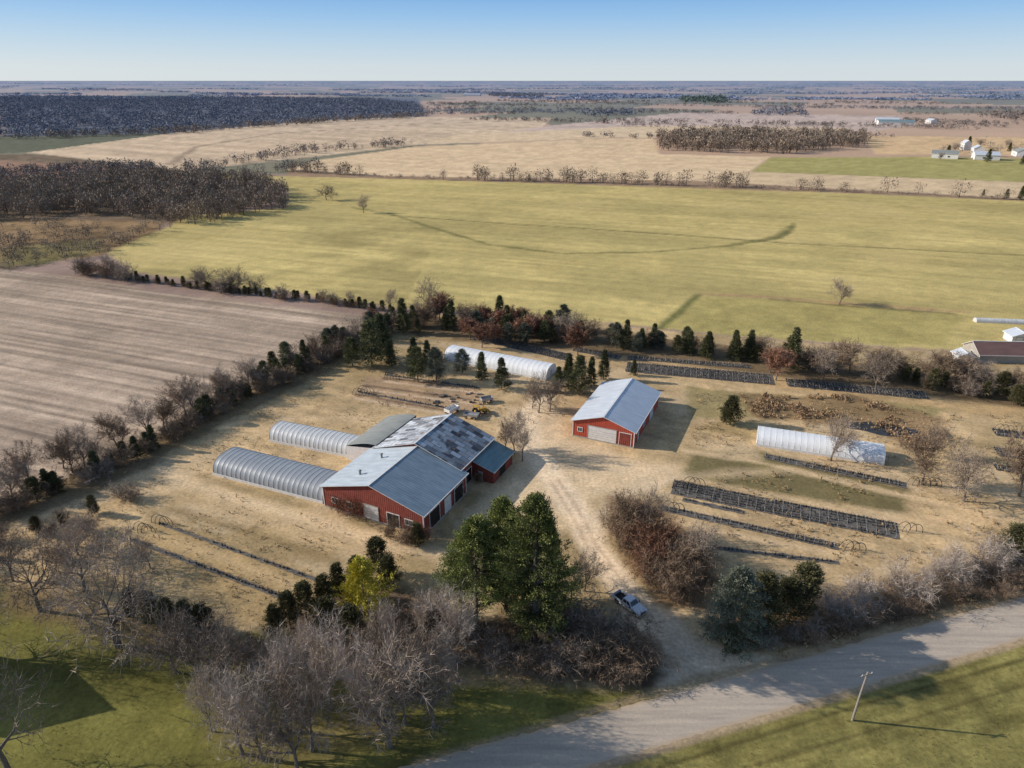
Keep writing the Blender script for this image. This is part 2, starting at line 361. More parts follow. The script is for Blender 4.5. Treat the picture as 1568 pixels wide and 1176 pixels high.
f1 = rampn(n, l, noisen(n, l, 1.6, 6, .7), .25, .75); f2 = rampn(n, l, noisen(n, l, .22, 4, .6), .3, .7)
c1 = mixn(n, l, f1, (.62, .62, .62), (1.36, 1.36, 1.35)); c2 = mixn(n, l, f2, (.88, .90, .92), (1.12, 1.10, 1.07))
l.new(mixn(n, l, 1., mixn(n, l, 1., a.outputs['Color'], c1, 'MULTIPLY'), c2, 'MULTIPLY'), b.inputs['Base Color'])
b.inputs['Roughness'].default_value = .95; b.inputs['Specular IOR Level'].default_value = .05
bp = n.new("ShaderNodeBump"); bp.inputs['Strength'].default_value = .5; bp.inputs['Distance'].default_value = .1
l.new(noisen(n, l, 2.5, 5, .7), bp.inputs['Height']); l.new(bp.outputs[0], b.inputs['Normal'])
me.materials.append(m)
tb = Buf(); tb.face([(-9e4, -9e4, -.6), (9e4, -9e4, -.6), (9e4, 9e4, -.6), (-9e4, 9e4, -.6)])
tb.obj("terrain", [simple("terrain_soil", tuple(C(150, 132, 100)), tuple(C(130, 120, 90)), .02)])

# ------------------------------------------------------------------ road
ra = math.atan2(25.2, 80.5); rc = np.array([-2.3, 56.2])
rd = np.array([math.cos(ra), math.sin(ra)]); rn = np.array([-rd[1], rd[0]])
B = Buf(); rr = random.Random(4); cross = [(-3.35, .01), (-3.0, .03), (-1.5, .06), (0, .09), (1.5, .06), (3.0, .03), (3.35, .01)]
nseg = 400
for i in range(nseg + 1):
    s_ = -60 + i * .8
    for k, (o_, z_) in enumerate(cross):
        jj = rr.uniform(-.18, .18) if k in (0, 6) else 0
        p = rc + rd * s_ + rn * (o_ + jj); B.v.append((p[0], p[1], z_)); B.c.append(abs(o_) / 3.35)
for i in range(nseg):
    for k in range(6):
        a_ = i * 7 + k; B.f.append((a_, a_ + 7, a_ + 8, a_ + 1)[::-1]); B.m.append(0)
m, n, l, b = newmat("worn_asphalt")
tc = n.new("ShaderNodeTexCoord"); mp = n.new("ShaderNodeMapping"); l.new(tc.outputs['Object'], mp.inputs[0]); mp.inputs['Rotation'].default_value = (0, 0, -ra); mp.inputs['Scale'].default_value = (.08, 1.1, 1)
f1 = rampn(n, l, noisen(n, l, 1.0, 4, .6, mp.outputs[0]), .3, .7); f2 = rampn(n, l, noisen(n, l, 3, 6, .7), .3, .75)
c0 = mixn(n, l, f1, tuple(C(160, 149, 130)), tuple(C(192, 177, 150)))
c0 = mixn(n, l, 1., c0, mixn(n, l, f2, (.85, .85, .86), (1.1, 1.1, 1.1)), 'MULTIPLY')
at_ = n.new("ShaderNodeAttribute"); at_.attribute_name = 'shade'
c0 = mixn(n, l, rampn(n, l, at_.outputs['Fac'], .8, 1.0), c0, tuple(C(176, 156, 124)))
l.new(c0, b.inputs['Base Color']); b.inputs['Roughness'].default_value = .9; b.inputs['Specular IOR Level'].default_value = .2
B.obj("road", [m], smooth=True)

# ------------------------------------------------------------------ plants
M_bark = simple("bark_grey", (.21, .175, .145), (.12, .10, .08), 3)
T_grey = shaded("twigs_grey", (.37, .295, .23), (.19, .15, .12))
T_pale = shaded("twigs_pale", (.53, .445, .37), (.33, .27, .225))
T_brown = shaded("twigs_brown", (.32, .225, .15), (.165, .12, .085))
T_red = shaded("twigs_russet", (.33, .175, .115), (.18, .10, .065))
L_spruce = shaded("needles_spruce", (.16, .16, .07), (.055, .062, .032))
L_pine = shaded("needles_pine", (.30, .31, .09), (.07, .095, .035))
L_jun = shaded("needles_juniper", (.15, .135, .06), (.06, .06, .032))
L_yel = shaded("needles_golden", (.60, .51, .07), (.26, .24, .04))
L_blue = shaded("needles_blue", (.19, .20, .14), (.07, .08, .055))

def norm_h(B, h=10.0):
    z = max(p[2] for p in B.v); k = h / z; B.v = [(x * k, y * k, zz * k) for x, y, zz in B.v]
def rvec(r): return Vector((r.gauss(0, 1), r.gauss(0, 1), r.gauss(0, 1))).normalized()
def bare(name, seed, twm, stems=1, wide=1.0, tw=.045, up=.10, trunk=.34, rad=.22, kids=3, dense=1.0):
    r = random.Random(seed); B = Buf()
    def blade(p, d, L, wd, c):
        s_ = d.cross(rvec(r)).normalized() * wd
        q = p + d * L
        B.face([p - s_, p + s_, q], 1, c)
    def grow(p, d, L, rad, lev):
        n = (4, 4, 3, 3)[lev]; pts = [p]; rads = [rad]; c = r.random()
        for i in range(n):
            d = (d + rvec(r) * (.12 if lev == 0 else .26) + Vector((0, 0, up * (1 if lev else .3)))).normalized()
            p = p + d * (L / n); pts.append(p); rads.append(max(rad * (1 - .78 * (i + 1) / n), .009))
            if lev < 3:
                if lev == 0 and i < 1: continue
                k = kids if lev == 0 else (2 if r.random() < .5 * dense else 1)
                for _ in range(k):
                    ax = d.cross(rvec(r)).normalized(); an = math.radians(r.uniform(28, 62)) * wide
                    grow(p, (Matrix.Rotation(an, 3, ax) @ d).normalized(), L * r.uniform(.5, .78) * (1.35 if lev == 0 else 1), rads[-1] * (.62 if lev else .75) + .004, lev + 1)
            else:
                for _ in range(int(4 * dense)):
                    ax = d.cross(rvec(r)).normalized(); cd = (Matrix.Rotation(math.radians(r.uniform(20, 70)), 3, ax) @ d).normalized()
                    blade(p, cd, L * r.uniform(.4, .9), tw * r.uniform(.5, 1), min(1, max(0, c + r.uniform(-.3, .3))))
        B.tube([tuple(x) for x in pts], rads, (7, 5, 3, 3)[lev], 0 if lev < 2 else 1, c)
    for s_ in range(stems):
        if stems == 1: grow(Vector((0, 0, 0)), Vector((0, 0, 1)), 10 * trunk, rad, 0)
        else:
            a = r.uniform(0, 6.28); d = Vector((math.cos(a) * .55 * wide, math.sin(a) * .55 * wide, 1)).normalized()
            grow(Vector((r.gauss(0, .8), r.gauss(0, .8), -.1)), d, r.uniform(4, 6.5), rad * .4, 1)
    norm_h(B); return B.mesh(name, [M_bark, twm])
def conifer(name, seed, lm, rad=2.4, nb=230, leaf=.34, per=6, base=.04, prof='cone', rise=.1, clumps=5, ragged=.3, bmin=.3, spr=None):
    r = random.Random(seed); B = Buf(); h = 10; spr = spr or leaf * .65
    B.tube([(0, 0, -.2), (r.gauss(0, .1), r.gauss(0, .1), h * .5), (0, 0, h * .96)], [.2, .13, .03], 6, 0)
    lump = [(r.uniform(0, 6.28), r.uniform(.1, .9), r.uniform(-ragged, ragged)) for _ in range(9)]
    for i in range(nb):
        t = r.random() ** .85
        if prof == 'plume': t = round(t * 13) / 13 + r.gauss(0, .012)
        t = min(.995, max(0, t))
        z = h * (base + (1 - base) * t)
        if prof == 'cone': R = rad * (1 - t) ** .8 + .08
        elif prof == 'egg': R = rad * math.sqrt(max(0, 1 - (1.25 * t - .25) ** 2)) * (1 - .25 * t) + .1
        else: R = rad * (math.sin(math.pi * (.12 + .86 * t)) ** .7) * (1 - .38 * t) + .2
        a = r.uniform(0, 6.28)
        for la, lt, lv in lump:
            dd = math.cos(a - la)
            if dd > .3 and abs(t - lt) < .2: R *= 1 + lv * dd
        R *= r.uniform(.7, 1.08); c0 = r.random()
        dr = Vector((math.cos(a), math.sin(a), rise + r.gauss(0, .08)))
        if prof == 'plume': B.tube([(0, 0, z), tuple(Vector((0, 0, z)) + dr * R * .9)], [.05, .015], 3, 0)
        for k in range(clumps):
            s_ = bmin + (1 - bmin) * (k + r.random()) / clumps
            cpt = Vector((0, 0, z)) + dr * (R * s_)
            for _ in range(per):
                p = cpt + Vector((r.gauss(0, spr), r.gauss(0, spr), r.gauss(0, spr * .6)))
                d = (dr + rvec(r) * .8 + Vector((0, 0, .35))).normalized(); s2 = d.cross(rvec(r)).normalized()
                L = leaf * r.uniform(.6, 1.3); wd = leaf * r.uniform(.18, .36)
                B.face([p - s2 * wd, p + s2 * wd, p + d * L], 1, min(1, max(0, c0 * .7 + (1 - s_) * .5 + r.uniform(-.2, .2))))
    norm_h(B); return B.mesh(name, [M_bark, lm])

GREY = [bare("bare_tree", 11 + i, T_grey, wide=.95, up=.12, tw=.032) for i in range(3)]
PALE = [bare("bare_tree", 31 + i, T_pale, wide=.80, up=.18, tw=.024, dense=1.0, trunk=.38) for i in range(4)]
BROWN = [bare("bare_tree", 51 + i, T_brown, wide=.9, up=.1, tw=.045) for i in range(2)]
RUSS = [bare("russet_tree", 61 + i, T_red, wide=.85, up=.15, tw=.10, dense=1.3) for i in range(2)]
OAK = [bare("oak_tree", 71 + i, T_grey, wide=1.2, up=.04, trunk=.36, rad=.26, kids=3, dense=1.0, tw=.022) for i in range(2)]
SHG = [bare("shrub", 81 + i, T_grey, stems=9, wide=1.1, tw=.07, up=.12) for i in range(2)]
SHP = [bare("shrub", 85 + i, T_pale, stems=9, wide=1.1, tw=.05, up=.12) for i in range(2)]
SHB = [bare("shrub", 91 + i, T_brown, stems=9, wide=1.1, tw=.07, up=.12) for i in range(2)]
SHR = [bare("shrub", 95 + i, T_red, stems=9, wide=1.1, tw=.08, up=.12) for i in range(1)]
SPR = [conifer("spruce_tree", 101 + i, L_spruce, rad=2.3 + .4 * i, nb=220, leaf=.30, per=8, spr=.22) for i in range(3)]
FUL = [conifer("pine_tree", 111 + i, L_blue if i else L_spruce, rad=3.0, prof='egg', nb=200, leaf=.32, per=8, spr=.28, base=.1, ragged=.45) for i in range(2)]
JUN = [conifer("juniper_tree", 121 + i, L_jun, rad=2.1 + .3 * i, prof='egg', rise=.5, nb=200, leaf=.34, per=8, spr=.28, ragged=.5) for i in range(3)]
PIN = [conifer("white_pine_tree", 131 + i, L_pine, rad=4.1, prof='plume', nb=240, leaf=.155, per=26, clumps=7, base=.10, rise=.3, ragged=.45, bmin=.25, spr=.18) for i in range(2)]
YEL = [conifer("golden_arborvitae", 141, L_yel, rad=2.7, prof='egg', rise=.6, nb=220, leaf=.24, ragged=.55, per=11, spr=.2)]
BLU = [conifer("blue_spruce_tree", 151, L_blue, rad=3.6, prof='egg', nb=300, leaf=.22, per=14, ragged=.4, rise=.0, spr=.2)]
PR = random.Random(77)
def place(lib, name, x, y, h, wd=1.0, sink=.04):
    o = bpy.data.objects.new(name, PR.choice(lib)); scene.collection.objects.link(o)
    s_ = h / 10.0; o.location = (x, y, -sink); o.scale = (s_ * wd, s_ * wd, s_); o.rotation_euler = (0, 0, PR.uniform(0, 6.28)); return o
def put(lib, name, u, vb, vt, wd=1.0):
    x, y = G(u, vb); return place(lib, name, x, y, HT(vb, vt), wd)
def along(pts, spacing):
    w_ = GP(pts); out = []
    for a, b in zip(w_[:-1], w_[1:]):
        L = np.hypot(*(b - a)); k = max(1, int(L / spacing))
        for i in range(k): out.append(a + (b - a) * ((i + PR.random()) / k))
    return out
def hedge(pts, spacing, libs, h0, h1, jit=1.0, wd=(.8, 1.2)):
    for p in along(pts, spacing):
        lib, name = PR.choice(libs)
        place(lib, name, p[0] + PR.gauss(0, jit), p[1] + PR.gauss(0, jit), PR.uniform(h0, h1), PR.uniform(*wd))
g_, br, ru, sg, sb, sp, fu, ju = (GREY, "bare_tree"), (BROWN, "bare_tree"), (RUSS, "russet_tree"), (SHG, "shrub"), (SHB, "shrub"), (SPR, "spruce_tree"), (FUL, "pine_tree"), (JUN, "juniper_tree")
# --- big ones by the house side
for t in [(PIN, "white_pine_tree", 730, 955, 790, .85), (PIN, "white_pine_tree", 820, 985, 758, .75), (PIN, "white_pine_tree", 775, 935, 762, .85), (PIN, "white_pine_tree", 832, 955, 790, .6),
          (YEL, "golden_arborvitae", 562, 958, 852, .95), (YEL, "golden_arborvitae", 543, 945, 885, .8),
          (OAK, "oak_tree", 182, 990, 795, .85), (OAK, "oak_tree", 15, 1185, 915, .6), (OAK, "oak_tree", 62, 935, 800, .85), (OAK, "oak_tree", -50, 1000, 830, .8), (OAK, "oak_tree", 130, 905, 790, .8),
          (GREY, "bare_tree", 120, 850, 780, 1), (GREY, "bare_tree", 270, 1030, 905, .8), (GREY, "bare_tree", 230, 870, 810, .8), (GREY, "bare_tree", 20, 890, 790, .9), (GREY, "bare_tree", 310, 1040, 930, .8),
          (JUN, "juniper_tree", 548, 895, 850, 1.1), (JUN, "juniper_tree", 580, 880, 822, 1.2), (JUN, "juniper_tree", 520, 915, 862, 1.1), (JUN, "juniper_tree", 500, 935, 880, 1.2), (JUN, "juniper_tree", 470, 950, 890, 1.1), (JUN, "juniper_tree", 596, 900, 850, 1.2),
          (JUN, "juniper_tree", 445, 962, 905, 1.1), (JUN, "juniper_tree", 425, 975, 925, 1.1), (JUN, "juniper_tree", 540, 1000, 925, 1.2), (JUN, "juniper_tree", 505, 985, 915, 1.2),
          (JUN, "juniper_tree", 235, 955, 905, 1.1), (JUN, "juniper_tree", 262, 962, 915, 1.2), (JUN, "juniper_tree", 290, 975, 920, 1.2), (JUN, "juniper_tree", 318, 985, 925, 1.2), (JUN, "juniper_tree", 205, 945, 900, 1.1),
          (BLU, "blue_spruce_tree", 1118, 985, 868, 1.0), (JUN, "juniper_tree", 1162, 965, 876, 1.1), (JUN, "juniper_tree", 1225, 940, 862, 1.3), (JUN, "juniper_tree", 1200, 950, 885, 1.3), (JUN, "juniper_tree", 1548, 865, 803, 1.6), (JUN, "juniper_tree", 1585, 860, 800, 1.5),
          (GREY, "bare_tree", 895, 905, 835, .9), (GREY, "bare_tree", 875, 915, 850, .8),
          (GREY, "bare_tree", 788, 695, 615, .7), (GREY, "bare_tree", 800, 706, 640, .7), (BROWN, "bare_tree", 775, 690, 640, .8),
          (SHB, "shrub", 628, 830, 795, 1), (SHB, "shrub", 602, 822, 790, 1), (SHR, "shrub", 650, 828, 800, .9), (JUN, "juniper_tree", 640, 835, 800, 1.3), (SHR, "shrub", 545, 792, 752, 1), (SHR, "shrub", 520, 784, 756, .9), (SHB, "shrub", 700, 760, 730, 1), (SHB, "shrub", 735, 735, 712, 1),
          (GREY, "bare_tree", 1272, 705, 622, .9), (BROWN, "bare_tree", 1412, 742, 645, .8), (GREY, "bare_tree", 1475, 768, 655, .8), (GREY, "bare_tree", 1425, 700, 640, .8), (BROWN, "bare_tree", 1560, 760, 650, .8),
          (JUN, "juniper_tree", 1118, 650, 605, 1.4), (JUN, "juniper_tree", 1112, 650, 612, 1.2),
          (GREY, "bare_tree", 1285, 466, 422, 1.2), (OAK, "oak_tree", 655, 478, 414, .9), (GREY, "bare_tree", 500, 306, 277, 1.5), (GREY, "bare_tree", 557, 326, 294, 1.0),
          (FUL, "pine_tree", 1115, 1000, 955, 1.0)]:
    put(*t)
# pale grey trees in front of the yard
for u, vb, vt in [(372, 1155, 985), (402, 1165, 1010), (440, 1120, 950), (478, 1150, 1000), (505, 1085, 940), (560, 1100, 955), (598, 1145, 965), (640, 1065, 930), (688, 1055, 950), (340, 1065, 955), (360, 1010, 925), (545, 1040, 930), (650, 990, 880), (455, 1180, 1020), (620, 1110, 960),
                  (700, 1010, 880), (590, 1030, 905), (325, 1120, 1010), (480, 1040, 925), (720, 1000, 895), (665, 1115, 985)]:
    put(PALE if PR.random() < .75 else GREY, "bare_tree", u, vb, vt, PR.uniform(.55, .8))
for u, vb, vt in [(600, 1010, 960), (640, 1030, 985), (700, 1020, 975), (755, 1020, 960), (800, 1025, 975), (850, 1020, 965), (895, 1010, 945), (930, 1005, 940), (965, 1010, 950), (905, 980, 915), (870, 970, 905), (985, 1025, 975), (770, 990, 950), (560, 1020, 975), (470, 1010, 965), (420, 1020, 960), (830, 1035, 995), (910, 1035, 990), (960, 1040, 1000), (380, 1010, 965), (620, 980, 930), (660, 960, 900), (590, 960, 915)]:
    put(SHB if PR.random() < .75 else SHG, "shrub", u, vb, vt, PR.uniform(1, 1.3))
for u, vb, vt in [(948, 835, 775), (975, 820, 750), (1000, 840, 770), (960, 850, 800), (990, 885, 820), (1020, 905, 835), (1050, 915, 850), (1040, 880, 815), (1065, 870, 805), (1010, 860, 790), (1075, 900, 850), (985, 850, 790), (1030, 920, 870), (940, 815, 765)]:
    put(SHR if PR.random() < .25 else SHB, "shrub", u, vb, vt, PR.uniform(.75, 1.0))
put(GREY, "bare_tree", 990, 830, 735, .8); put(GREY, "bare_tree", 1065, 880, 780, .8); put(BROWN, "bare_tree", 960, 830, 745, .8)
# roadside hedge on the right
for p in along([(1180, 990), (1280, 965), (1400, 930), (1500, 905), (1600, 880), (1700, 850)], 2.2):
    place(SHB if PR.random() < .6 else SHG, "shrub", p[0] + PR.gauss(0, .8), p[1] + PR.gauss(0, .8), PR.uniform(2.5, 4.2), PR.uniform(1, 1.4))
for p in along([(1250, 950), (1330, 925), (1420, 900), (1520, 875), (1620, 850)], 2.6):
    place(SHP if PR.random() < .5 else (SHG if PR.random() < .5 else PALE), "shrub", p[0] + PR.gauss(0, .7), p[1] + PR.gauss(0, .7), PR.uniform(5.0, 8), PR.uniform(1., 1.3))
# left hedge row
Lh = [(-60, 815), (0, 790), (60, 768), (130, 738), (230, 688), (300, 652), (370, 612), (430, 584), (500, 552), (545, 530), (600, 508)]
hedge(Lh, 1.5, [sp, ju, sb, sb, sg], 3.4, 6.6, 1.0, (1.0, 1.4))
hedge([(300, 645), (430, 575), (545, 522), (600, 500)], 2.6, [sp, ju, sg, fu, sb], 4.5, 8.5, 1.4, (.9, 1.2))
hedge([(-60, 790), (0, 770), (130, 715), (220, 672), (320, 628), (380, 598)], 2.9, [g_, g_, br], 7, 12, 1.6, (.8, 1.1))
hedge([(380, 600), (460, 565), (560, 515)], 6, [g_, br], 5, 9, 1.6)
hedge([(-60, 850), (40, 830), (130, 790), (220, 750)], 2.4, [sb, sg, ju], 2.5, 5, 1.8)
hedge([(-60, 890), (40, 870), (130, 840), (200, 810)], 3.6, [sb, sg, g_], 3, 7, 2.5)
# north hedge of the stubble field
hedge([(195, 428), (300, 442), (380, 452), (480, 462), (600, 478)], 2.2, [ju, ju, sb], 2.4, 4.6, .6, (1, 1.4))
hedge([(110, 422), (200, 428)], 3.0, [sg, sb, g_], 5, 11, 3)
hedge([(300, 442), (420, 456)], 6, [g_, sg], 6, 12, 3); hedge([(440, 455), (560, 470)], 8, [g_, sg], 4, 8, 2)
# back of the yard
hedge([(595, 500), (640, 495), (720, 495), (800, 508), (880, 518)], 2.3, [g_, br, ru, sp, sg, sb], 6, 11, 3)
hedge([(620, 515), (700, 505), (760, 515), (860, 530)], 3.6, [sp, fu, sb, ju], 5, 8, 2.5)
hedge([(880, 520), (1000, 535), (1100, 545), (1230, 560)], 2.3, [sp, fu, ju, sg, sb], 4.5, 9, 1.8, (.9, 1.3))
hedge([(1180, 560), (1300, 570), (1400, 580), (1500, 600), (1620, 615)], 2.8, [br, g_, sb, sg, br], 7, 11.5, 2.5, (.9, 1.3))
hedge([(1380, 592), (1460, 600), (1620, 632)], 2.2, [sb, ju, ju, sg], 4, 7, 1.2, (1, 1.3))
for u, vb, vt in [(570, 562, 488), (586, 550, 478), (618, 510, 455), (640, 585, 528), (668, 582, 530), (635, 565, 515), (708, 572, 533), (738, 582, 538), (768, 596, 546), (692, 504, 458), (840, 508, 474), (862, 506, 464), (958, 535, 488), (924, 582, 534), (886, 604, 542), (905, 592, 545), (870, 592, 540), (1122, 552, 504), (1146, 552, 504), (1210, 565, 500), (1082, 548, 506), (1055, 542, 505), (1000, 532, 494), (855, 600, 560), (600, 560, 520), (540, 560, 515), (970, 575, 550), (655, 560, 520)]:
    put(PR.choice([SPR, SPR, FUL]), "spruce_tree", u, vb, vt, PR.uniform(.95, 1.25))
for u, vb, vt in [(738, 532, 486), (800, 522, 478), (885, 545, 492), (1188, 582, 520), (720, 520, 480), (760, 525, 490)]:
    put(RUSS, "russet_tree", u, vb, vt, 1)
for u, vb, vt in [(825, 632, 560), (842, 630, 575), (600, 475, 435), (1260, 585, 520), (1340, 600, 530), (815, 625, 580)]:
    put(GREY, "bare_tree", u, vb, vt, .8)

# ------------------------------------------------------------------ distant woods (merged crowns)
def mass(name, pts, hs, mat, ntri=24, wf=.42, tri=.13, seed=1, vert=1.0):
    rg = np.random.default_rng(seed); pts = np.array(pts); hs = np.array(hs); n_ = len(pts)
    d = rg.normal(size=(n_, ntri, 3)); d /= np.linalg.norm(d, axis=2, keepdims=True); d *= rg.random((n_, ntri, 1)) ** .4
    h_ = hs[:, None, None]
    cen = np.zeros((n_, ntri, 3)); cen[..., 0] = pts[:, None, 0] + d[..., 0] * wf * hs[:, None]; cen[..., 1] = pts[:, None, 1] + d[..., 1] * wf * hs[:, None]
    cen[..., 2] = hs[:, None] * (.52 + d[..., 2] * .42)
    v = cen[:, :, None, :] + rg.normal(size=(n_, ntri, 3, 3)) * tri * h_[..., None] * np.array([1, 1, vert])
    v[..., 2] = np.maximum(v[..., 2], 0)
    c = np.clip(rg.random((n_, 1)) * .6 + rg.random((n_, ntri)) * .5, 0, 1)
    tr = np.zeros((n_, 1, 3, 3)); wv = hs * .02
    tr[:, 0, 0] = np.stack([pts[:, 0] - wv, pts[:, 1], 0 * hs], 1); tr[:, 0, 1] = np.stack([pts[:, 0] + wv, pts[:, 1], 0 * hs], 1); tr[:, 0, 2] = np.stack([pts[:, 0], pts[:, 1], hs * .8], 1)
    v = np.concatenate([v, tr], 1); c = np.concatenate([c, np.ones((n_, 1))], 1)
    V_ = v.reshape(-1, 3).astype(np.float32); k = len(V_) // 3
    me = bpy.data.meshes.new(name); me.vertices.add(len(V_)); me.vertices.foreach_set('co', V_.ravel())
    me.loops.add(len(V_)); me.loops.foreach_set('vertex_index', np.arange(len(V_), dtype=np.int32))
    me.polygons.add(k); me.polygons.foreach_set('loop_start', np.arange(0, len(V_), 3, dtype=np.int32)); me.update(calc_edges=True)
    a_ = me.attributes.new('shade', 'FLOAT', 'POINT'); a_.data.foreach_set('value', np.repeat(c.reshape(-1), 3).astype(np.float32))
    me.materials.append(mat); o = bpy.data.objects.new(name, me); scene.collection.objects.link(o)
rg = np.random.default_rng(5)
def inpoly(px, spacing, cap=9000):
    poly = GP(px); lo = poly.min(0); hi = poly.max(0); n_ = min(int((hi - lo).prod() / spacing ** 2), cap * 4)
    p = lo + rg.random((n_, 2)) * (hi - lo); return p[sdf(p[:, 0], p[:, 1], poly) < 0][:cap]
def linepts(px, spacing, jit, rows=1):
    w_ = GP(px); out = []
    for a, b in zip(w_[:-1], w_[1:]):
        k = max(1, int(np.hypot(*(b - a)) / spacing * rows)); t = rg.random((k, 1)); out.append(a + (b - a) * t + rg.normal(size=(k, 2)) * jit)
    return np.concatenate(out)
def shd(name, a, b): return shaded(name, tuple(C(*a)), tuple(C(*b)), objvar=0)
W_near = shd("woods_brown", (150, 134, 112), (106, 96, 82))
W_mid = shd("woods_mid", (138, 128, 114), (104, 98, 92))
W_far = shd("woods_far", (116, 121, 126), (100, 104, 110))  # blue-grey tint paints distance haze into the crowns
W_hor = shd("woods_horizon", (134, 147, 164), (118, 132, 150))  # paler and bluer: horizon haze mixed into the tree colour
W_ever = shd("woods_evergreen", (92, 106, 94), (70, 82, 76))
p = inpoly([(-250, 300), (0, 292), (120, 282), (250, 272), (400, 282), (443, 300), (440, 318), (300, 345), (150, 330), (-250, 350)], 6.5); mass("distant_woods", p, rg.uniform(8, 14, len(p)), W_near, 200, .36, .029, 2, 1.6)
p = inpoly([(-200, 258), (0, 262), (230, 252), (240, 264), (100, 280), (-200, 296)], 7); mass("distant_woods", p, rg.uniform(5, 9, len(p)), W_mid, 60, .45, .06, 3, 1.2)
p = inpoly([(-200, 345), (60, 345), (240, 350), (200, 372), (100, 400), (20, 410), (-200, 420)], 8.0); mass("distant_scrub", p, rg.uniform(2, 7.5, len(p)), W_near, 150, .5, .03, 4, 1.3)
p = linepts([(-100, 415), (40, 405), (110, 395), (165, 380), (260, 345)], 4, 5); mass("distant_scrub", p, rg.uniform(3, 8, len(p)), W_near, 170, .45, .03, 5, 1.3)
p = inpoly([(1008, 214), (1100, 210), (1320, 212), (1325, 224), (1200, 236), (1010, 232)], 10); mass("distant_grove", p, rg.uniform(11, 20, len(p)), W_near, 130, .36, .034, 6, 1.6)
p = linepts([(440, 262), (600, 272), (900, 280), (1060, 285), (1150, 287), (1300, 294)], 4.0, 3, 1.1); p = p[fbm(p[:, 0], p[:, 1], 50, 9, 2) > .30]; mass("distant_treeline", p, rg.uniform(4, 14, len(p)) , W_near, 170, .42, .03, 7, 1.3)
p = linepts([(440, 262), (600, 272), (900, 280), (1060, 285), (1300, 294), (1568, 306)], 4, 2); mass("distant_treeline", p, rg.uniform(1.5, 4, len(p)), W_near, 50, .6, .08, 7, 1.)
p = linepts([(1300, 292), (1440, 300), (1568, 306), (1700, 312)], 16, 4); mass("distant_treeline", p, rg.uniform(5, 15, len(p)), W_near, 190, .5, .028, 8, 1.2)
p = linepts([(290, 262), (400, 245), (480, 232), (620, 222)], 5, 9, 2); mass("distant_treeline", p, rg.uniform(5, 12, len(p)), W_mid, 60, .45, .05, 9, 1.2)
p = linepts([(280, 270), (440, 262), (500, 256)], 5, 8, 1.5); mass("distant_treeline", p, rg.uniform(5, 11, len(p)), W_mid, 60, .45, .05, 10, 1.2)
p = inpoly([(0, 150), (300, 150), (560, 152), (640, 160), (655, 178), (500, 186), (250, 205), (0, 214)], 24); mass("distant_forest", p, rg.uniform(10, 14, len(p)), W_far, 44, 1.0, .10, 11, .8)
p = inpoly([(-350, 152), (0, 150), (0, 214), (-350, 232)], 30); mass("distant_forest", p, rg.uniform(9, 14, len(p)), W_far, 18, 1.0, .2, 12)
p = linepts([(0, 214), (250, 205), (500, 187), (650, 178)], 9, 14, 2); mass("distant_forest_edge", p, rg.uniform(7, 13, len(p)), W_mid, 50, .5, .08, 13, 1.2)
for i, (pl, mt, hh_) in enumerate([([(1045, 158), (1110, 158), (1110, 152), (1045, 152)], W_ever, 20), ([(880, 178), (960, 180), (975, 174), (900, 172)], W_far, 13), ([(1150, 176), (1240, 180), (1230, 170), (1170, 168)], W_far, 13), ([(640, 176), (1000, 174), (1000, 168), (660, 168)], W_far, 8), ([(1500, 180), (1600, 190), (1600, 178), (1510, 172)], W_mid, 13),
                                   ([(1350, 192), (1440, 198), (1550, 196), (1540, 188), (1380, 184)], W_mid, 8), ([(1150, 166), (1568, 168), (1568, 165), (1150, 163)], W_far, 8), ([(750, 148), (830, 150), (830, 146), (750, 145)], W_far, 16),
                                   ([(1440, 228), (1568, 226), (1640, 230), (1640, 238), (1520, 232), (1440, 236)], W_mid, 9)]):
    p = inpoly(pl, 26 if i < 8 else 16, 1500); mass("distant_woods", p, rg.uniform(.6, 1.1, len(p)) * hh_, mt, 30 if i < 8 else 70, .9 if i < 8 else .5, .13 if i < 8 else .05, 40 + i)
# long shelter belts toward the horizon
P_ = []; Hh = []
for i in range(120):
    y0 = 1.0 / rg.uniform(1 / 26000, 1 / 3000); x0 = rg.uniform(-1, 1) * y0 * .95
    L = rg.uniform(.03, .20) * y0; k = int(L / max(18, y0 / 200)) + 3
    t = rg.random(k * 3); P_.append(np.stack([x0 + (t - .5) * L, y0 + (t - .5) * L * rg.uniform(-.5, .2) + rg.normal(size=k * 3) * y0 * .004], 1)); Hh.append(rg.uniform(7, 13, k * 3))
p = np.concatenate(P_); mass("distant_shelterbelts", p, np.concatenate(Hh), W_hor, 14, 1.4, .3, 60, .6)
P_ = []; Hh = []
for i in range(46):
    y0 = rg.uniform(1000, 3000); x0 = rg.uniform(-.1, .95) * y0; L = rg.uniform(60, 500); k = int(L / 12) + 2; t = rg.random(k * 2)
    P_.append(np.stack([x0 + (t - .5) * L * .9, y0 - (t - .5) * L * .42 + rg.normal(size=k * 2) * 6], 1)); Hh.append(rg.uniform(3, 10, k * 2))
p = np.concatenate(P_); mass("distant_hedgerows", p, np.concatenate(Hh), W_mid, 36, .6, .09, 61, 1.1)

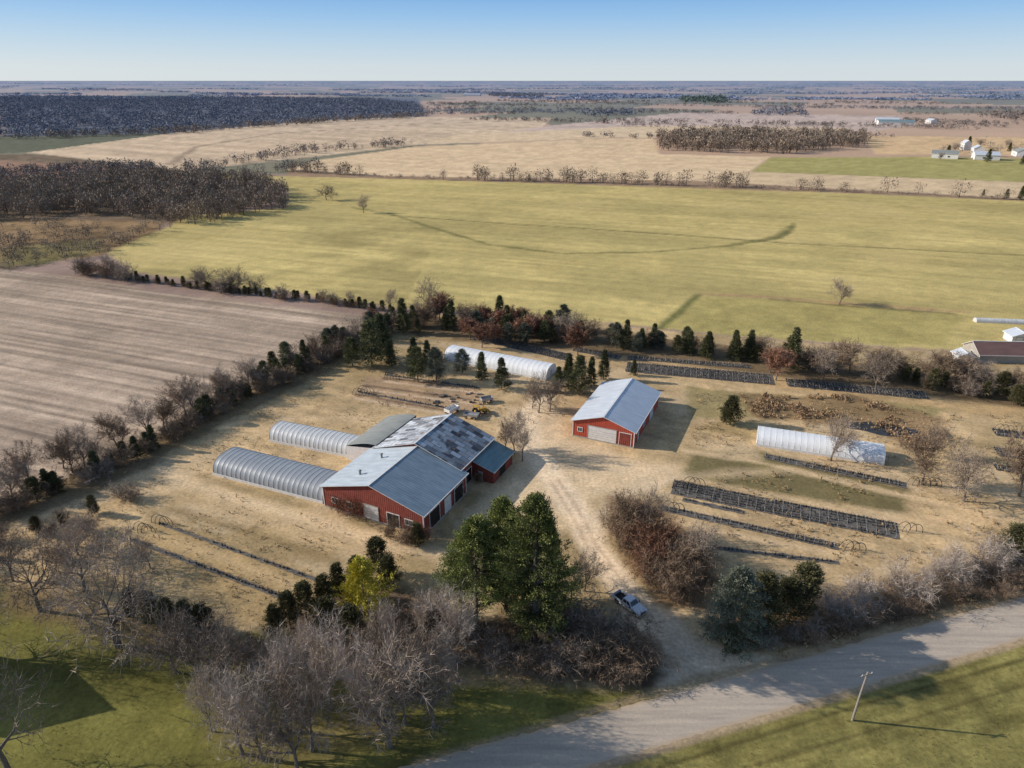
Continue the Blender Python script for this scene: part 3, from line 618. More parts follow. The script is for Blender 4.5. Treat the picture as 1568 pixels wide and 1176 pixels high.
# dry weeds
W_weed = shd("dry_weeds", (186, 162, 118), (116, 96, 68))
def weeds(px, spacing, h0, h1, name="dry_weeds", mat=W_weed, seed=3, nt_=7):
    p = inpoly(px, spacing, 14000); k = fbm(p[:, 0], p[:, 1], 6, seed, 3) > .5; p = p[k]
    mass(name, p, rg.uniform(h0, h1, len(p)), mat, nt_, .6, .18, seed, 1.4)
weeds([(430, 575), (600, 510), (860, 560), (870, 640), (560, 700), (300, 740), (130, 760), (230, 700)], 1.3, .2, .6, seed=70)
weeds([(100, 770), (330, 745), (640, 850), (430, 960), (250, 930)], 1.2, .2, .6, seed=71)
weeds([(1060, 600), (1568, 640), (1700, 860), (1300, 900), (1050, 800)], 1.2, .2, .8, seed=72)
weeds([(1130, 606), (1300, 608), (1450, 642), (1450, 690), (1400, 690), (1330, 645), (1160, 640)], .7, .4, 1.2, "dead_reeds", shd("dead_reeds", (176, 148, 110), (112, 92, 68)), 73, 10)
weeds([(1180, 995), (1568, 895), (1700, 850), (1700, 870), (1568, 915), (1200, 1010)], .7, .3, .8, seed=74)
weeds([(1000, 1180), (1568, 1000), (1700, 1176), (1300, 1300)], .9, .1, .25, "grass_tufts", shd("grass_tufts", (156, 140, 88), (84, 80, 42)), 75, 6)
weeds([(0, 920), (330, 990), (1000, 1060), (640, 1180), (300, 1300), (0, 1200)], .9, .1, .25, "grass_tufts", shd("grass_tufts_lawn", (136, 120, 72), (70, 72, 36)), 76, 6)
weeds([(-200, 500), (0, 430), (560, 500), (300, 640), (0, 780), (-200, 850)], 2.2, .1, .3, "corn_stubble", W_weed, 77, 5)

# ------------------------------------------------------------------ buildings
R_wall = ribbed("red_metal_siding", (.48, .08, .045), (.32, .06, .035), .45, 'X', .6)
R_wall2 = ribbed("faded_red_siding", (.29, .07, .05), (.16, .05, .038), .45, 'X', .8, spec=.2)
W_roof = ribbed("white_steel_roof", (.66, .69, .72), (.50, .53, .57), .6, 'Y', .4, .1)
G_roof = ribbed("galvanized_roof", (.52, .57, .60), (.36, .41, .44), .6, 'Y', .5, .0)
D_roof = ribbed("galvanized_roof_shaded_slope", (.26, .33, .38), (.17, .225, .27), .6, 'Y', .6, .0, spec=.25)  # darker copy of G_roof: shade of the right slope put into the colour
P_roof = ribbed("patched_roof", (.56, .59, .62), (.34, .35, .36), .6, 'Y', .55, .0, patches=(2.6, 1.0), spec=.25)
P_roof2 = ribbed("patched_roof_shaded_slope", (.34, .40, .45), (.20, .24, .28), .6, 'Y', .6, .0, patches=(2.2, 1.2), spec=.25)  # same patches as P_roof, base colour darkened for the shaded slope
GR_roof = ribbed("weathered_grey_roof", (.28, .29, .27), (.20, .21, .19), .6, 'Y', .75)
T_roof = ribbed("green_steel_roof", (.20, .30, .31), (.12, .19, .21), .5, 'X', .5)
WH = simple("white_paint", (.78, .77, .74), (.62, .60, .57), 1.5, .5)
DK = simple("dark_opening", (.03, .028, .026), (.015, .015, .015), 2, .6)
GL = simple("window_glass", (.06, .08, .10), (.03, .04, .05), 1, .1, .6)
CON = simple("concrete", (.42, .40, .36), (.30, .28, .25), 1, .9)
TAN = simple("tan_siding", (.40, .36, .31), (.30, .27, .23), 1, .8)
BRN = ribbed("brown_shingles", (.20, .11, .095), (.13, .075, .07), .3, 'X', .85)
GSH = ribbed("grey_shingles", (.22, .22, .23), (.15, .15, .16), .3, 'X', .85)
def barn(name, A, ang, W, L, ev, rise, wall, rl, rr_, feats=(), ov=.45, trim=WH, par=None, z0=0):
    root = empty(name, A[0], A[1], ang) if par is None else par
    B = Buf(); pk = ev + rise; c = W / 2
    B.face([(0, 0, z0), (W, 0, z0), (W, 0, ev), (c, 0, pk), (0, 0, ev)]); B.face([(W, L, z0), (0, L, z0), (0, L, ev), (c, L, pk), (W, L, ev)])
    B.face([(0, L, z0), (0, 0, z0), (0, 0, ev), (0, L, ev)]); B.face([(W, 0, z0), (W, L, z0), (W, L, ev), (W, 0, ev)])
    B.box(-.06, W + .06, -.06, L + .06, z0 - .1, z0 + .3, 1)
    B.obj("walls", [wall, CON], root)
    sl_ = rise / c; x0 = -ov; ze = ev - ov * sl_; t = .12
    B = Buf()
    for mi, (xa, xb, za, zb) in enumerate(((x0, c, ze, pk), (c, W + ov, pk, ze))):
        k = max(2, int(L / 3)); 
        for i in range(k):
            ya = -ov + (L + 2 * ov) * i / k; yb = -ov + (L + 2 * ov) * (i + 1) / k; dz = .012 * (i % 2)
            B.face([(xa, ya, za + t + dz), (xb, ya, zb + t + dz), (xb, yb, zb + t + dz), (xa, yb, za + t + dz)], mi)
        B.face([(xa, -ov, za), (xb, -ov, zb), (xb, -ov, zb + t), (xa, -ov, za + t)], 2); B.face([(xb, L + ov, zb), (xa, L + ov, za), (xa, L + ov, za + t), (xb, L + ov, zb + t)], 2)
        B.face([(xa, -ov, za), (xa, L + ov, za), (xb, L + ov, zb), (xb, -ov, zb)], 2)
    B.face([(x0, L + ov, ze), (x0, -ov, ze), (x0, -ov, ze + t), (x0, L + ov, ze + t)], 2); B.face([(W + ov, -ov, ze), (W + ov, L + ov, ze), (W + ov, L + ov, ze + t), (W + ov, -ov, ze + t)], 2)
    B.obj("roof", [rl, rr_, trim], root)
    B = Buf(); B.box(c - .18, c + .18, -ov - .02, L + ov + .02, pk + t - .03, pk + t + .05)
    for sx_ in (x0 - .1, W + ov + .004): B.box(sx_, sx_ + .1, -ov, L + ov, ze - .08, ze + t + .01)
    B.obj("ridge_and_gutters", [trim], root)
    B = Buf()
    for (xx, yy) in ((0, 0), (W, 0), (0, L), (W, L)): B.box(xx - .09, xx + .09, yy - .09, yy + .09, z0 + .3, ev - .12)
    B.obj("corner_trim", [trim], root)
    for i, (kind, side, pos, zb, fw, fh) in enumerate(feats):
        B = Buf(); mt = {'door': [WH, CON], 'open': [DK, WH], 'window': [GL, WH], 'red': [R_wall2, WH]}[kind]
        def bx(a, b, z1, z2, d0, d1, mi):
            if side == 'f': B.box(a, b, -d1, -d0, z1, z2, mi)
            elif side == 'b': B.box(a, b, L + d0, L + d1, z1, z2, mi)
            elif side == 'r': B.box(W + d0, W + d1, a, b, z1, z2, mi)
            else: B.box(-d1, -d0, a, b, z1, z2, mi)
        bx(pos, pos + fw, zb, zb + fh, .02, .06, 0)
        if kind == 'door':
            for k in range(1, int(fh / .55)): bx(pos + .05, pos + fw - .05, zb + k * .55, zb + k * .55 + .04, .062, .075, 1)
        for (a, b, z1, z2) in ((pos - .12, pos, zb, zb + fh + .12), (pos + fw, pos + fw + .12, zb, zb + fh + .12), (pos, pos + fw, zb + fh, zb + fh + .12)): bx(a, b, z1, z2, .01, .11, 1)
        if kind == 'window': bx(pos - .12, pos + fw + .12, zb - .1, zb, .01, .13, 1); bx(pos + fw / 2 - .03, pos + fw / 2 + .03, zb, zb + fh, .062, .09, 1)
        B.obj(kind + "_%d" % (i + 1), mt, root)
    return root
GA_ = math.atan2(-5.9, 13.0)
barn("red_storage_barn", (14.0, 139.8), GA_, 14.3, 23.0, 4.1, 2.3, R_wall, W_roof, W_roof,
     [('door', 'f', 3.6, 0.3, 6.6, 3.2), ('window', 'f', 1.2, 1.6, 1.0, .9), ('red', 'f', 11.0, .3, 2.6, 3.0), ('door', 'r', 3, .3, 1.1, 2.2), ('door', 'r', 14, .3, 3.5, 3.0), ('window', 'r', 8, 1.6, 1.2, .9)])
# main workshop with its additions
MA = math.atan2(-9.7, 20.5)
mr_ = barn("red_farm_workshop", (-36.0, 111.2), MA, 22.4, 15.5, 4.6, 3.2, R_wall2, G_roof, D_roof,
           [('door', 'f', 9.4, .3, 3.2, 3.0), ('window', 'f', 2.0, 1.5, 1.4, 1.1), ('window', 'f', 5.2, 1.5, 1.4, 1.1), ('open', 'f', 14.6, .3, 2.6, 2.6), ('window', 'f', 18.5, 1.5, 1.6, 1.1),
            ('open', 'r', 2.0, .3, 3.4, 3.4), ('door', 'r', 7.2, .3, 2.4, 3.2), ('open', 'r', 11, .3, 3.2, 3.2)])
sub = empty("rear_wing", 0, 0); sub.parent = mr_; sub.location = (0.8, 15.9, 0)
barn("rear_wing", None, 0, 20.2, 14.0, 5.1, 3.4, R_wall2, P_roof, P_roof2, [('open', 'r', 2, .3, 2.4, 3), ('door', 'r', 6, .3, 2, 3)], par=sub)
sub2 = empty("curved_annex_wing", 0, 0); sub2.parent = mr_
B = Buf()
for i in range(12):
    a0 = i / 12; a1 = (i + 1) / 12; zf = lambda t: 3.4 + 2.0 * math.sin(t * math.pi / 2)
    B.face([(8 * a0, 0, zf(a0)), (8 * a1, 0, zf(a1)), (8 * a1, 15.5, zf(a1)), (8 * a0, 15.5, zf(a0))], 0)
B.face([(0, 0, 0), (8, 0, 0), (8, 0, 4.6), (0, 0, 3.4)], 1); B.face([(8, 15.5, 0), (0, 15.5, 0), (0, 15.5, 3.4), (8, 15.5, 5.4)], 1); B.face([(0, 15.5, 0), (0, 0, 0), (0, 0, 3.4), (0, 15.5, 3.4)], 1)
sub2.location = (-7.25, 16.2, 0); B.obj("curved_annex", [GR_roof, WH], sub2)
sub3 = empty("side_lean_to", 0, 0); sub3.parent = mr_; sub3.location = (21.1, 21, 0)
B = Buf(); B.face([(0, 0, 0), (4.6, 0, 0), (4.6, 0, 2.9), (0, 0, 4.3)], 1); B.face([(4.6, 0, 0), (4.6, 9, 0), (4.6, 9, 2.9), (4.6, 0, 2.9)], 1); B.face([(4.6, 9, 0), (0, 9, 0), (0, 9, 4.3), (4.6, 9, 2.9)], 1)
B.face([(-.05, -.4, 4.45), (5.1, -.4, 2.88), (5.1, 9.4, 2.88), (-.05, 9.4, 4.45)], 0); B.face([(-.05, -.4, 4.3), (5.1, -.4, 2.74), (5.1, -.4, 2.87), (-.05, -.4, 4.44)], 2); B.face([(5.1, -.4, 2.74), (5.1, 9.4, 2.74), (5.1, 9.4, 2.87), (5.1, -.4, 2.87)], 2)
B.box(1.2, 2.2, -.06, -.02, .1, 2.2, 2); B.box(4.62, 4.68, 3, 5.4, .1, 2.3, 3); B.obj("lean_to_shell", [T_roof, R_wall2, WH, DK], sub3)
B = Buf()
for yy in (4, 11): B.tube([(6, yy, 5.8), (6, yy, 7.3)], [.22, .22], 10, 0, cap=True); B.tube([(6, yy, 7.3), (6, yy, 7.5)], [.36, .1], 10, 0, cap=True)
B.obj("roof_vents", [GR_roof], mr_)

def plastic(name, c1, c2, rough=.35):
    m, n, l, b = newmat(name); tc = n.new("ShaderNodeTexCoord"); mp = n.new("ShaderNodeMapping"); l.new(tc.outputs['Object'], mp.inputs[0]); mp.inputs['Scale'].default_value = (1.5, .4, .4)
    f = rampn(n, l, noisen(n, l, 1.0, 5, .65, mp.outputs[0]), .3, .75); l.new(mixn(n, l, f, c1, c2), b.inputs['Base Color'])
    b.inputs['Roughness'].default_value = rough; b.inputs['Specular IOR Level'].default_value = .5
    bp = n.new("ShaderNodeBump"); bp.inputs['Strength'].default_value = .4; bp.inputs['Distance'].default_value = .08; l.new(noisen(n, l, 1.3, 3, .6, mp.outputs[0]), bp.inputs['Height']); l.new(bp.outputs[0], b.inputs['Normal'])
    return m
PL_g = plastic("grey_poly_film", (.34, .36, .38), (.24, .26, .28), .5); PL_w = plastic("white_poly_film", (.86, .86, .85), (.76, .76, .75), .5); PL_m = plastic("dull_poly_film", (.66, .66, .64), (.46, .46, .45), .45)
PIPE = simple("galvanised_pipe", (.40, .41, .42), (.3, .3, .3), 2, .5, .4, .2)
def tunnel(name, A, Bp, W, Hh_, film, rib=1.25, skirt=True, ribmat=None, sagk=.008):
    dx, dy = Bp[0] - A[0], Bp[1] - A[1]; L = math.hypot(dx, dy); root = empty(name, A[0], A[1], math.atan2(dy, dx))
    r = random.Random(len(name) + int(L * 10)); k = max(4, int(round(L / rib))); na = 18
    def arc(t, f=1.0):
        a = math.pi * t; ex = .72
        yy = W / 2 - W / 2 * math.copysign(abs(math.cos(a)) ** ex, math.cos(a)) * f; zz = .35 + (Hh_ - .35) * abs(math.sin(a)) ** .85 * f
        return yy, zz
    B = Buf(); sub = 4
    for i in range(k * sub + 1):
        x = L * i / (k * sub); ph = (i % sub) / sub; sag = 1 - sagk * math.sin(math.pi * ph) - r.uniform(0, .003)
        for j in range(na + 1):
            yy, zz = arc(j / na); B.v.append((x, W / 2 + (yy - W / 2) * sag, .35 + (zz - .35) * sag)); B.c.append(.5)
    for i in range(k * sub):
        for j in range(na):
            a = i * (na + 1) + j; B.f.append((a, a + na + 1, a + na + 2, a + 1)[::-1]); B.m.append(0)
    B.obj("film_cover", [film], root, True)
    B = Buf()
    for i in range(k + 1):
        x = L * i / k; pts = [(x, arc(j / na)[0], arc(j / na)[1] + .005) for j in range(na + 1)]; B.tube(pts, [.022] * (na + 1), 4)
    B.obj("hoops", [ribmat or film], root)
    B = Buf()
    for yy in (-.1, W + .02): B.box(-.05, L + .05, yy, yy + .08, 0, .62)
    B.obj("skirt_boards", [WH], root)
    B = Buf()
    for xx, sg_ in ((0.0, -1), (L, 1)):
        ring = [(xx, arc(j / na, .985)[0], arc(j / na, .985)[1]) for j in range(na + 1)]; ring = [(xx, .1, 0)] + ring + [(xx, W - .1, 0)]
        B.face(ring if sg_ < 0 else ring[::-1], 0)
        B.box(xx + sg_ * .06 - .03, xx + sg_ * .06 + .03, W / 2 - .6, W / 2 + .6, .02, min(2.05, Hh_ * .7), 1)
        for yy in (W * .25, W * .75): B.box(xx + sg_ * .05 - .03, xx + sg_ * .05 + .03, yy - .05, yy + .05, .02, Hh_ * .8, 2)
    B.obj("end_walls", [film, PL_m, WH], root)
    return root
tunnel("poly_greenhouse", (-62.0, 122.6), (-36.6, 112.0), 8.6, 3.5, PL_g, 1.2, sagk=.014, ribmat=PIPE)
tunnel("poly_greenhouse", (-55.0, 137.0), (-29.5, 127.6), 6.4, 3.2, PL_m, 1.2, ribmat=PIPE, sagk=.016)
tunnel("poly_greenhouse", G(680, 552), G(836, 583), 7.0, 3.4, PL_w, 1.5)
tunnel("poly_greenhouse", (54.8, 135.0), (79.1, 126.4), 6.4, 2.9, PL_w, 1.3)

# nursery beds
FAB = simple("worn_ground_fabric", (.075, .073, .072), (.20, .175, .145), .9, .85)
POT = simple("black_pots", (.035, .035, .035), (.06, .06, .06), 2, .6)
PLT = shaded("dormant_nursery_stock", (.32, .28, .24), (.12, .105, .095))
BRD = simple("bed_board", (.22, .20, .18), (.11, .10, .09))
def bed(p0, p1, W, hoops=True, fill=.7, hh_=1.0, name="nursery_bed", pipe=None):
    a = np.array(G(*p0)); b = np.array(G(*p1)); d = b - a; L = np.hypot(*d); root_ang = math.atan2(d[1], d[0]); r = random.Random(int(L * 100))
    B = Buf(); ns = max(4, int(L / .8)); ed = [(r.gauss(0, .14), r.gauss(0, .14)) for _ in range(ns + 1)]
    for i in range(ns):
        x0 = L * i / ns; x1 = L * (i + 1) / ns
        B.face([(x0, -W / 2 + ed[i][0], .03), (x1, -W / 2 + ed[i + 1][0], .03), (x1, W / 2 + ed[i + 1][1], .03), (x0, W / 2 + ed[i][1], .03)], 0)
    if fill:
        nr = max(1, int(W / .75))
        for j in range(nr):
            yy = -W / 2 + W * (j + .5) / nr
            for i in range(int(L / .7)):
                if math.sin(i * .13 + j) * .35 + r.random() > fill + .1: continue
                x = i * .7 + r.uniform(-.12, .12); y = yy + r.uniform(-.1, .1)
                B.tube([(x, y, .03), (x, y, .3)], [.12, .16], 5, 1, cap=True)
                for _ in range(8):
                    t = Vector((r.gauss(0, .35), r.gauss(0, .35), r.uniform(.4, 1.0))) * hh_ * .65; s_ = Vector((r.gauss(0, .04), r.gauss(0, .04), 0))
                    q = Vector((x, y, .28)); B.face([q - s_, q + s_, q + t], 2, r.random())
    if hoops:
        for i in range(int(L / 1.6) + 1):
            x = i * 1.6; B.tube([(x + r.gauss(0, .05), -W / 2 + W * .5 * (1 - math.cos(math.pi * j / 8)), hh_ * math.sin(math.pi * j / 8) + .02) for j in range(9)], [.02] * 9, 4, 3)
        for yy in (-W / 2, W / 2): B.tube([(0, yy, .12), (L, yy, .12)], [.06, .06], 4, 4)
    o = B.obj(name, [FAB, POT, PLT, pipe or PIPE, BRD]); o.location = (a[0], a[1], 0); o.rotation_euler = (0, 0, root_ang)
bed((1030, 746), (1376, 814), 5.2); bed((1012, 778), (1285, 838), 1.8, fill=.6); bed((1090, 838), (1285, 862), 1.1, hoops=False); bed((1172, 699), (1388, 744), 2.2)
bed((960, 562), (1185, 582), 7.0, fill=.9); bed((1205, 586), (1420, 606), 5, fill=.9); bed((730, 516), (872, 548), 5, fill=.9); bed((960, 548), (1150, 562), 2.5); bed((880, 535), (950, 548), 3)
bed((1522, 662), (1640, 676), 3.6); bed((1526, 692), (1640, 706), 4.2); bed((1524, 716), (1640, 730), 2.4); bed((1045, 765), (1140, 785), 1.4, hoops=False)
bed((200, 826), (442, 918), .9, True, .5, .7); bed((246, 802), (484, 888), .7, True, .2, .8); bed((590, 574), (735, 594), .9, False, .5); bed((548, 600), (700, 628), .9, False, .5)
# pond
B = Buf(); cx, cy = G(1350, 657)
B.face([(cx + 8 * math.cos(t / 28 * 6.283) * (1 + .12 * math.sin(t * 1.3)) , cy + 3.2 * math.sin(t / 28 * 6.283) * (1 + .15 * math.cos(t * .9)) - .25 * 8 * math.cos(t / 28 * 6.283), .02) for t in range(28)])
B.obj("pond_water", [simple("pond_water", (.025, .03, .03), (.04, .035, .03), .5, .08, .5)])
# pipe bows standing at the bed ends
B = Buf()
for (u, v) in [(1032, 748), (1045, 742), (1372, 812), (1388, 742), (1405, 742), (1012, 780), (1284, 840), (540, 604), (548, 600), (588, 580), (1090, 578), (1070, 574), (1520, 660), (1524, 715), (232, 800), (205, 812)]:
    x, y = G(u, v)
    for k in range(3): B.tube([(x + k * .9 + 1.3 * (1 - math.cos(math.pi * j / 8)), y - k * .4, 1.9 * math.sin(math.pi * j / 8)) for j in range(9)], [.06] * 9, 4)
B.obj("spare_greenhouse_hoops", [simple("dark_pipe", (.06, .06, .065), (.04, .04, .04))])

# neighbouring houses and far farmsteads
x, y = G(1490, 554); barn("brown_roof_house", (x + 28, y - 2), math.radians(87), 8.5, 27, 2.6, 2.4, TAN, BRN, BRN, [('window', 'l', 3, 1, 1.4, 1.2), ('door', 'l', 6, .3, 1, 2.1), ('window', 'l', 12, 1, 1.4, 1.2), ('window', 'b', 3, 1, 1.4, 1.2)])
x, y = G(1466, 556); barn("small_white_shed", (x, y), math.radians(-8), 4, 4, 2.2, 1.0, WH, W_roof, W_roof, [('door', 'f', 1, .3, 1.6, 1.8)])
x, y = G(1495, 494); tunnel("low_white_tunnel", (x, y), (x + 30, y - 4), 2.4, 1.3, PL_m, 2)
x, y = G(1548, 527); barn("white_shed", (x, y), math.radians(-8), 6, 5, 2.6, 1.2, WH, W_roof, W_roof, [('door', 'f', 1, .3, 2, 2)])
barn("neighbour_house", (-75.0, 62.5), math.radians(84), 10.5, 12, 5.6, 4.6, WH, GSH, GSH, [('window', 'f', 2, 1.2, 1.2, 1.3), ('window', 'f', 6, 1.2, 1.2, 1.3), ('door', 'r', 4, .3, 1, 2.1)])
for (u, v, W_, L_, ev, an, rf) in [(1466, 244, 14, 24, 5, 60, GR_roof), (1490, 236, 10, 14, 6, -20, W_roof), (1530, 246, 16, 22, 5, 70, W_roof), (1556, 240, 12, 20, 5, -20, GR_roof), (1475, 230, 8, 8, 8, 0, W_roof), (1400, 192, 18, 60, 6, 75, T_roof), (1376, 188, 14, 40, 6, 70, W_roof), (1425, 190, 12, 20, 6, 0, W_roof), (735, 147, 30, 90, 8, 80, W_roof)]:
    x, y = G(u, v); barn("distant_farm_building", (x, y), math.radians(an), W_, L_, ev, 3, WH, rf, rf, [('door', 'f', W_ * .3, .3, W_ * .3, 3), ('window', 'l', L_ * .3, 1.5, 2, 1.5), ('window', 'l', L_ * .6, 1.5, 2, 1.5)])
for u, v in [(1450, 240), (1520, 240), (1545, 232), (1500, 226), (1440, 246), (1565, 252), (1460, 234), (1512, 248), (1540, 226), (1482, 226)]:
    place(SPR if u % 20 else GREY, "spruce_tree", *G(u, v), PR.uniform(9, 14), 1.2)
for u, v, h in [(1540, 305, 6), (1562, 306, 8), (1505, 300, 4)]: place(SPR, "spruce_tree", *G(u, v), h * 1.2, 1.2)

# ------------------------------------------------------------------ pickup truck
CARP = simple("silver_car_paint", (.70, .72, .75), (.66, .68, .71), 1, .25, .6, .1); TYRE = simple("tyre_rubber", (.02, .02, .02), (.03, .03, .03), 5, .9)
RIM = simple("alloy_rim", (.5, .5, .52), (.4, .4, .4), 3, .3, .5, .7); BLK = simple("black_trim", (.02, .02, .022), (.03, .03, .03), 2, .6)
HL = simple("headlamp_lens", (.8, .8, .8), (.7, .7, .7), 1, .1, .7); TL = simple("tail_lamp_lens", (.45, .02, .02), (.3, .01, .01), 1, .2, .6)
def wheelset(B, xs, hw, r_=.39, wd=.27, mi=(3, 4)):
    for x in xs:
        for sg_ in (-1, 1):
            y = sg_ * hw
            pts = [(x, y - wd / 2, r_), (x, y - wd / 2 + .04, r_), (x, y + wd / 2 - .04, r_), (x, y + wd / 2, r_)]; B.tube(pts, [r_ * .9, r_, r_, r_ * .9], 18, mi[0], cap=True)
            yo = y + sg_ * (wd / 2 + .005); B.tube([(x, yo - .01, r_), (x, yo + .01, r_)], [r_ * .6, r_ * .55], 10, mi[1], cap=True)
def pickup(name, x, y, ang):
    root = empty(name, x, y, ang); hw = .97
    B = Buf()
    prof = [(2.75, .45), (2.85, .62), (2.84, .98), (2.7, 1.06), (1.35, 1.16), (1.25, 1.18), (-.75, 1.18), (-.75, .42), (1.55, .42), (1.62, .70), (1.95, .86), (2.28, .70), (2.36, .42)]
    B.prism(prof, -hw, hw, 0)
    o = B.obj("front_body", [CARP], root); bv = o.modifiers.new("b", 'BEVEL'); bv.width = .05; bv.segments = 2; bv.limit_method = 'ANGLE'
    B = Buf()
    B.box(-2.82, -.77, -hw, hw, .45, .62, 0); B.box(-2.82, -.77, -hw, -hw + .09, .62, 1.17, 0); B.box(-2.82, -.77, hw - .09, hw, .62, 1.17, 0); B.box(-2.85, -2.76, -hw + .09, hw - .09, .62, 1.15, 0); B.box(-.84, -.77, -hw + .09, hw - .09, .62, 1.17, 0)
    B.box(-2.74, -.86, -hw + .1, hw - .1, .625, .65, 2)
    B.box(-2.2, -1.3, -hw + .1, -hw + .28, .65, .85, 2); B.box(-2.2, -1.3, hw - .28, hw - .1, .65, .85, 2)
    B.box(-2.16, -1.24, -hw - .012, -hw + .004, .42, .80, 2); B.box(-2.16, -1.24, hw - .004, hw + .012, .42, .80, 2)
    B.obj("cargo_bed", [CARP, GL, BLK], root)
    B = Buf(); lo = [(1.3, -.93), (1.3, .93), (-.74, .93), (-.74, -.93)]; hi = [(.62, -.76), (.62, .76), (-.58, .76), (-.58, -.76)]
    for k in range(4):
        a, b_ = lo[k], lo[(k + 1) % 4]; c, d = hi[(k + 1) % 4], hi[k]
        B.face([(a[0], a[1], 1.17), (b_[0], b_[1], 1.17), (c[0], c[1], 1.82), (d[0], d[1], 1.82)][::-1], 0)
    B.face([(x_, y_, 1.82) for x_, y_ in hi], 0); B.box(-.5, .55, -.7, .7, 1.815, 1.86, 0)
    o = B.obj("cab", [CARP], root)
    B = Buf()
    for k in range(4):
        a, b_ = Vector((*lo[k], 1.17)), Vector((*lo[(k + 1) % 4], 1.17)); c, d = Vector((*hi[(k + 1) % 4], 1.82)), Vector((*hi[k], 1.82))
        nrm = (b_ - a).cross(d - a).normalized(); cen_ = (a + b_ + c + d) / 4
        if nrm.dot(cen_ - Vector((.3, 0, 1.5))) < 0: nrm = -nrm
        segs = [(.06, .94)] if k in (0, 2) else [(.08, .49), (.54, .92)]
        for s0, s1 in segs:
            q4 = [a.lerp(b_, s0).lerp(d.lerp(c, s0), .12), a.lerp(b_, s1).lerp(d.lerp(c, s1), .12), a.lerp(b_, s1).lerp(d.lerp(c, s1), .88), a.lerp(b_, s0).lerp(d.lerp(c, s0), .88)]
            B.face([tuple(p_ + nrm * .012) for p_ in q4], 0)
    B.obj("windows", [GL], root)
    B = Buf(); wheelset(B, (1.95, -1.7), .86, mi=(0, 1)); B.obj("wheels", [TYRE, RIM], root)
    B = Buf(); B.box(2.84, 2.98, -.92, .92, .48, .68, 0); B.box(-3.0, -2.86, -.92, .92, .48, .66, 0); B.box(2.83, 2.88, -.55, .55, .72, .96, 1); B.box(-2.9, 2.7, -.8, .8, .34, .44, 1)
    for sg_ in (-1, 1):
        B.box(2.8, 2.87, sg_ * .78 - .16, sg_ * .78 + .16, .76, .96, 2); B.box(-2.875, -2.84, sg_ * .88 - .07, sg_ * .88 + .07, .75, 1.1, 3); B.box(1.0, 1.15, sg_ * 1.08 - .1, sg_ * 1.08 + .1, 1.15, 1.35, 1)
        for xx in (.25,): B.box(xx, xx + .02, sg_ * .972 - .006, sg_ * .972 + .006, .5, 1.15, 1)
    B.obj("bumpers_lamps_mirrors", [RIM, BLK, HL, TL], root)
    return root
a = G(946, 917); b_ = G(980, 942); pickup("pickup_truck", (a[0] + b_[0]) / 2, (a[1] + b_[1]) / 2, math.atan2(b_[1] - a[1], b_[0] - a[0]))

# farm equipment
def wagon(name, u, v, ang, c, L=4.2, W_=2.0, hh_=1.0):
    x, y = G(u, v); root = empty(name, x, y, ang); B = Buf(); B.box(-L / 2, L / 2, -W_ / 2, W_ / 2, .75, .88); 
    for (x0, x1, y0, y1) in ((-L / 2, L / 2, -W_ / 2, -W_ / 2 + .06), (-L / 2, L / 2, W_ / 2 - .06, W_ / 2), (-L / 2, -L / 2 + .06, -W_ / 2 + .06, W_ / 2 - .06), (L / 2 - .06, L / 2, -W_ / 2 + .06, W_ / 2 - .06)): B.box(x0, x1, y0, y1, .88, .88 + hh_)
    B.tube([(L / 2, 0, .7), (L / 2 + 1.6, 0, .45)], [.06, .06], 5, 0); B.obj("box_body", [c], root)
    B = Buf(); wheelset(B, (-L * .3, L * .3), W_ / 2, .38, .22, (0, 1)); B.obj("wheels", [TYRE, RIM], root)
YLW = simple("yellow_paint", (.62, .38, .06), (.4, .25, .05), 2, .5)
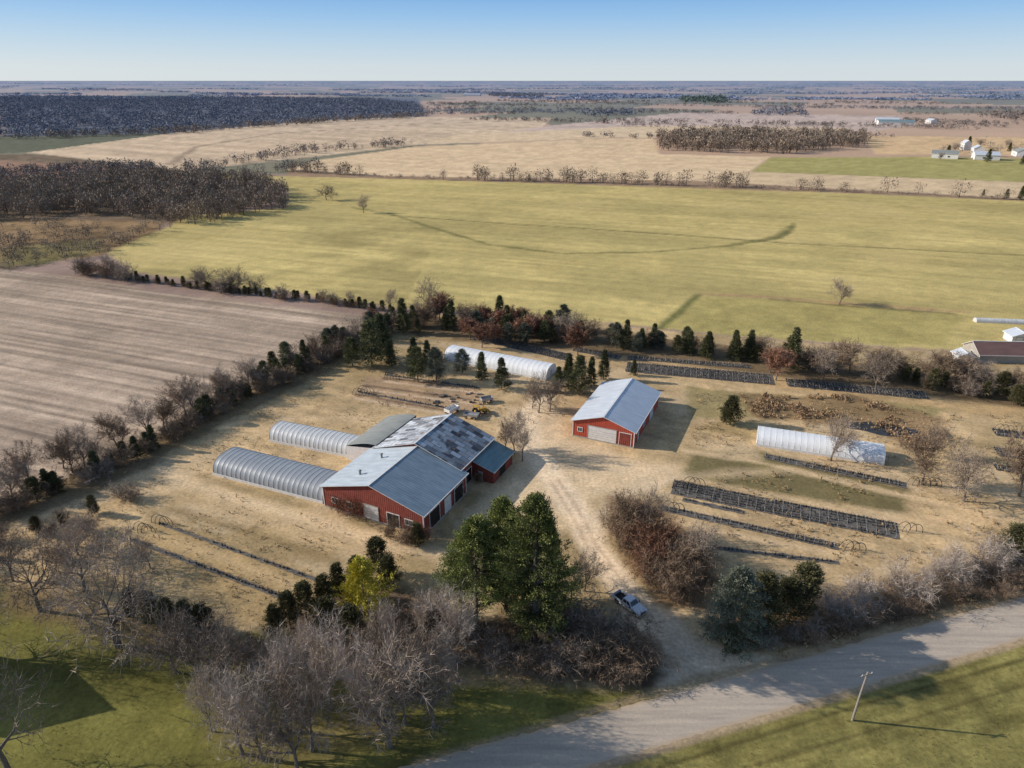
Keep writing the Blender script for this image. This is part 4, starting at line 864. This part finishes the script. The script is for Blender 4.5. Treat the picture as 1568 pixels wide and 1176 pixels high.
wagon("farm_wagon", 692, 632, .9, WH, 3.6, 1.9, .7); wagon("utility_trailer", 722, 640, -.3, PIPE, 3.6, 1.8, .4); wagon("utility_trailer", 575, 672, -.2, WH, 3.4, 1.9, 1.2); wagon("farm_wagon", 745, 616, .4, PIPE, 3, 1.7, .6)
def tractor(u, v, ang):
    x, y = G(u, v); root = empty("farm_tractor", x, y, ang); B = Buf(); B.box(.1, 2.0, -.38, .38, .8, 1.45, 0); B.box(-1.0, .1, -.45, .45, .7, 1.15, 0); B.box(-1.1, .0, -.7, .7, 2.25, 2.35, 0)
    for xx, yy in ((-1, -.6), (-1, .6), (-.1, -.6), (-.1, .6)): B.box(xx - .04, xx + .04, yy - .04, yy + .04, 1.1, 2.25, 1)
    B.tube([(1.3, 0, 1.4), (1.3, 0, 2.1)], [.05, .05], 6, 1); B.box(-.7, -.3, -.25, .25, 1.15, 1.55, 1); B.box(1.9, 2.6, -.8, .8, .3, .9, 0); B.obj("body", [YLW, BLK], root)
    B = Buf(); wheelset(B, (-.6,), .85, .75, .42, (0, 1)); wheelset(B, (1.5,), .7, .42, .26, (0, 1)); B.obj("wheels", [TYRE, RIM], root)
tractor(733, 634, .5)
B = Buf(); r = random.Random(9)
for i in range(26):
    x, y = G(r.uniform(665, 745), r.uniform(602, 622)); s_ = r.uniform(.3, .7); B.box(x - s_, x + s_, y - s_ * .6, y + s_ * .6, 0.01, r.uniform(.15, .5), r.randrange(3))
B.obj("pallet_stacks", [simple("weathered_wood", (.26, .20, .15), (.16, .13, .1)), FAB, FAB])

# ------------------------------------------------------------------ utility pole
x, y = G(1305, 1103); root = empty("utility_pole", x, y, math.radians(17)); hp = HT(1103, 1030)
WD = simple("pole_wood", (.34, .29, .24), (.22, .19, .16), 4, .9)
B = Buf(); B.tube([(0, 0, -.3), (.12, 0, hp * .5), (.35, 0, hp)], [.16, .14, .10], 10, 0, cap=True); B.obj("pole", [WD], root)
B = Buf(); B.box(-.55, 1.2, -.06, .06, hp - .55, hp - .42); 
for xx in (-.4, .35, 1.05): B.tube([(xx, 0, hp - .42), (xx, 0, hp - .2)], [.05, .035], 6, 1, cap=True)
B.obj("crossarm", [WD, WH], root)
print("objects", len(bpy.data.objects))
